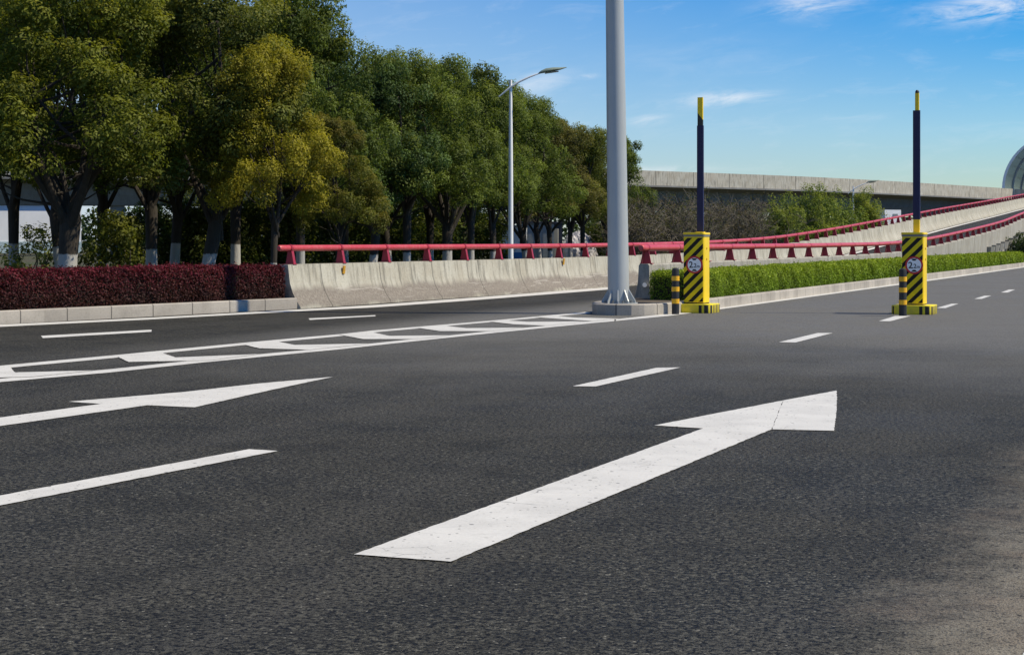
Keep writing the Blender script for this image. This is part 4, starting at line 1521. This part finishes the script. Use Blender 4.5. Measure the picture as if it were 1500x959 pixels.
def gate(loc, label, right, top):
    root = thing('barrier_gate', label, 'barrier gate', loc, YAW, 'raised car park style barriers across the lane')
    mb = MB()
    mb.prism(rrect(0.74, 0.72, 0.10, 6), 0.0, 0.165)
    mb.build('plinth', M['plinth'], root, smooth=True, bevel=0.008)
    cz0, cz1 = 0.19, 1.42
    mb = MB()
    mb.prism(rrect(0.40, 0.40, 0.045, 5), cz0, cz1)
    cab = mb.build('cabinet', M['yellow'], root, smooth=True)
    mb = MB()
    mb.box((0, 0, 0.178), (0.37, 0.37, 0.024))
    mb.build('foot', M['black'], root)
    mb = MB()
    mb.box((-0.004, -0.203, 0.80), (0.372, 0.008, 1.19))
    d = mb.build('door', M['hazard'], cab, bevel=0.002)
    mb = MB()
    mb.prism(rrect(0.415, 0.415, 0.05, 5), cz1, cz1 + 0.035)
    mb.build('lid_band', M['grey_trim'], root, smooth=True)
    mb = MB()
    mb.prism(rrect(0.43, 0.43, 0.055, 5), cz1 + 0.035, cz1 + 0.075, 0.985)
    mb.build('lid', M['yellow'], root, smooth=True, bevel=0.008)
    for z in (1.20, 1.0):
        mb = MB()
        mb.tube([(0.2, -0.02, z), (0.209, -0.02, z)], 0.02, 8)
        mb.build('lock', M['rust_yellow'], cab)
    # round height limit sign on the door
    sx, sz, sr = 0.02 if not right else 0.03, 0.895, 0.162

    def disc(r, y0, y1):
        q = MB()
        q.tube([(sx, y0, sz), (sx, y1, sz)], r, 40)
        return q
    sg = disc(sr, -0.2075, -0.216).build('sign', M['sign_red'], root, smooth=True)
    disc(sr - 0.033, -0.216, -0.219).build('sign_face', M['white_paint'], sg, smooth=True)
    for s_ in (1, -1):
        q = MB()
        tri = [(sx - 0.052, sz + s_ * 0.118), (sx + 0.052, sz + s_ * 0.118), (sx + 0.022, sz + s_ * 0.084), (sx - 0.022, sz + s_ * 0.084)]
        f = [(x, -0.2192, z) for x, z in tri]
        b = [(x, -0.2215, z) for x, z in tri]
        q.quad_strip([f, b], True)
        q.poly(b)
        q.build('limit_mark', M['sign_black'], sg)
    for body, size, dx, dz in (('2', 0.165, -0.066, -0.055), ('.', 0.11, -0.020, -0.053), ('2', 0.112, 0.016, -0.053), ('m', 0.080, 0.076, -0.053)):
        if (body, size) not in txt_cache:
            txt_cache[(body, size)] = text_mesh(body, size)
        to = bpy.data.objects.new('lettering', txt_cache[(body, size)])
        COL.objects.link(to)
        to.parent = sg
        to.rotation_euler = (math.pi / 2, 0, 0)
        to.location = (sx + dx, -0.221, sz + dz)
    # raised arm
    ax = 0.055 if not right else 0.03
    a0 = cz1 + 0.07
    arm_root = MB()
    ay = 0.06
    if right:
        arm_root.prism([(ax + x, ay + y) for x, y in rrect(0.13, 0.06, 0.012, 2)], 1.735, 3.74)
        arm = arm_root.build('arm', M['navy'], root, smooth=True)
        q = MB()
        q.prism([(ax + x, ay + y) for x, y in rrect(0.118, 0.05, 0.01, 2)], a0, 1.735)
        q.build('arm_foot', M['yellow'], arm)
        q = MB()
        q.prism([(ax + 0.01 + x, ay + y) for x, y in rrect(0.075, 0.045, 0.012, 2)], 3.74, 4.06)
        q.build('arm_tip', M['yellow'], arm)
        q = MB()
        q.tube([(ax + .01, ay, 4.06), (ax + .01, ay, 4.09), (ax + .01, ay, 4.115)], [0.037, 0.036, 0.018], 12)
        q.build('end_cap', M['sign_black'], arm, smooth=True)
        q = MB()
        q.prism([(ax - 0.06, ay - 0.027), (ax + 0.02, ay - 0.027), (ax - 0.06, ay - 0.0255)], a0 + 0.001, a0 + 0.05)
    else:
        arm_root.prism([(ax + x, ay + y) for x, y in rrect(0.125, 0.06, 0.012, 2)], a0 + 0.02, 3.50)
        arm = arm_root.build('arm', M['navy'], root, smooth=True)
        q = MB()
        q.box((ax, ay, a0 + 0.01), (0.16, 0.10, 0.02))
        q.build('arm_foot', M['yellow'], arm)
        q = MB()
        q.prism([(ax + x, ay + y) for x, y in rrect(0.105, 0.05, 0.01, 2)], 3.50, 4.03)
        q.build('arm_tip', M['tip_band'], arm)
    return root


gate(at(1020.5, 31.75, 0.0), 'left yellow and black barrier post with raised navy arm, beside the green hedge', False, 4.0)
gate(at(1339.5, 31.15, 0.0), 'right yellow and black barrier post with raised navy arm, standing on the lane line', True, 4.1)


def bollard(loc, label):
    root = thing('bollard', label, 'bollard', loc, 0, 'black and yellow bollards by the barrier posts')
    mb = MB()
    mb.tube([(0, 0, 0), (0, 0, 0.80), (0, 0, 0.83), (0, 0, 0.85)], [0.068, 0.066, 0.06, 0.03], 24)
    mb.build('post', M['black'], root, smooth=True)
    for z0, z1 in ((0.20, 0.285), (0.42, 0.505), (0.615, 0.70)):
        mb = MB()
        mb.tube([(0, 0, z0), (0, 0, z1)], 0.072, 24)
        mb.build('reflective_band', M['reflect'], root, smooth=True)
    return root


bollard(G(989.5, 460.5), 'black bollard with amber bands beside the left barrier post')
bollard(G(1322.5, 462.5), 'black bollard with amber bands in front of the right barrier post')

# ------------------------------------------------------------------ far buildings
wb = thing('white_building', 'low white building seen under the overpass at the left edge', 'building', at(26, 178, 0), 0.35)
mb = MB()
mb.box((0, 4, 2.6), (13, 8, 5.2))
mb.build('wall', M['white_wall'], wb)
mb = MB()
mb.box((0, -0.06, 0.6), (13.04, 0.1, 1.2))
mb.build('base_band', M['pale_blue'], wb)
mb = MB()
mb.box((0, 4, 5.28), (13.6, 8.6, 0.16))
mb.build('roof', M['grey_panel'], wb)

sh = thing('grey_shed', 'grey panelled shed behind the rail right of the street lamp', 'shed', at(790, 96, 0))
mb = MB()
for k in range(9):
    mb.box((-0.95 + k * 0.21, 0.0 + (0.02 if k % 2 else 0), 1.15), (0.205, 0.06, 2.3))
mb.build('wall', M['grey_panel'], sh)
mb = MB()
mb.box((1.0, 0.02, 1.15), (0.62, 0.05, 2.3))
mb.build('door', M['dark_panel'], sh)
mb = MB()
mb.box((0, 1.5, 1.15), (2.6, 2.9, 2.28))
mb.build('body', M['grey_panel'], sh)
mb = MB()
mb.box((0, 1.5, 2.36), (2.8, 3.2, 0.1))
mb.build('roof', M['dark_panel'], sh)
cn = thing('site_cabin', 'pale cabin with blue base right behind the street lamp foot', 'cabin', at(751, 92, 0))
mb = MB()
mb.box((0, 1.2, 1.4), (1.1, 2.4, 1.4))
mb.build('wall', M['white_wall'], cn)
mb = MB()
mb.box((0, 1.2, 0.35), (1.12, 2.42, 0.7))
mb.build('base', M['blue_panel'], cn)
mb = MB()
mb.box((0, 1.2, 2.14), (1.25, 2.6, 0.08))
mb.build('roof', M['grey_panel'], cn)
# concrete post and tarpaulin mound
mb = MB()
mb.prism(rrect(0.26, 0.26, 0.04, 3), -0.05, 2.0)
o = mb.build('concrete_post', M['bridge'])
o.location = at(814.5, 94, 0)
tag(o, 'pale concrete post between the grey shed and the tarpaulin heap', 'post')


def mound(name, label, loc, rx, ry_, h, seed, mat):
    rng = np.random.default_rng(seed)
    bm = bmesh.new()
    bmesh.ops.create_icosphere(bm, subdivisions=5, radius=1.0)
    from mathutils import noise as mn
    for v in bm.verts:
        c = v.co.copy()
        k = 1 + 0.16 * mn.noise(c * 2.2 + Vector((seed, 0, 0))) + 0.10 * abs(mn.noise(Vector((c.x * 9, c.y * 9, c.z * 2)))) + 0.05 * mn.noise(c * 14)
        v.co = Vector((c.x * rx * k, c.y * ry_ * k, max(-0.05, c.z * h * k)))
    me = bpy.data.meshes.new(name)
    bm.to_mesh(me)
    bm.free()
    me.materials.append(mat)
    o = bpy.data.objects.new(name, me)
    COL.objects.link(o)
    o.location = loc
    return tag(o, label, 'heap')


mound('tarpaulin_heap', 'crumpled pale tarpaulin heap behind the rail left of the big pole', at(846, 97, 0), 1.15, 1.0, 1.75, 3, M['tarp'])
cb = thing('white_cabin', 'small white cabin beyond the ramp left of the right barrier arm', 'cabin', at(1308, 150, 2.75), 0.42)
mb = MB()
mb.box((0, 1.0, 0.65), (1.75, 2.0, 1.3))
mb.build('wall', M['white_wall'], cb)
mb = MB()
mb.box((0.25, -0.02, 0.8), (0.5, 0.05, 0.3))
mb.build('window', M['grey_panel'], cb)
mb = MB()
mb.box((0, 1.0, -0.45), (1.5, 1.8, 5.0))
o = mb.build('base', M['grey_panel'], cb)
o.location = (0, 0, -2.06)

# a far wood that closes the view under the overpass
n_ = 26000
xs = RNG.uniform(-170, 190, n_)
zs = RNG.uniform(0, 1, n_)
hh = 7.5 + 1.6 * np.sin(xs * 0.23) + 1.1 * np.sin(xs * 0.71 + 1) + 0.6 * np.sin(xs * 1.9)
fw = leaf_obj('far_wood', np.stack([xs, 330 + RNG.uniform(-4, 4, n_), zs * hh], 1), RNG.normal(size=(n_, 3)) + np.array([0.4, -0.5, 0.6]), RNG.uniform(0.6, 1.3, n_), np.clip(0.5 + 0.2 * np.sin(xs * 0.5) + RNG.normal(0, 0.2, n_), 0, 1), np.zeros(n_), M['leaf'], None, 0.7)
fw.color = (0.055, 0.085, 0.035, 0)
tag(fw, 'dark far wood seen through the gap under the overpass', 'wood', kind='stuff')
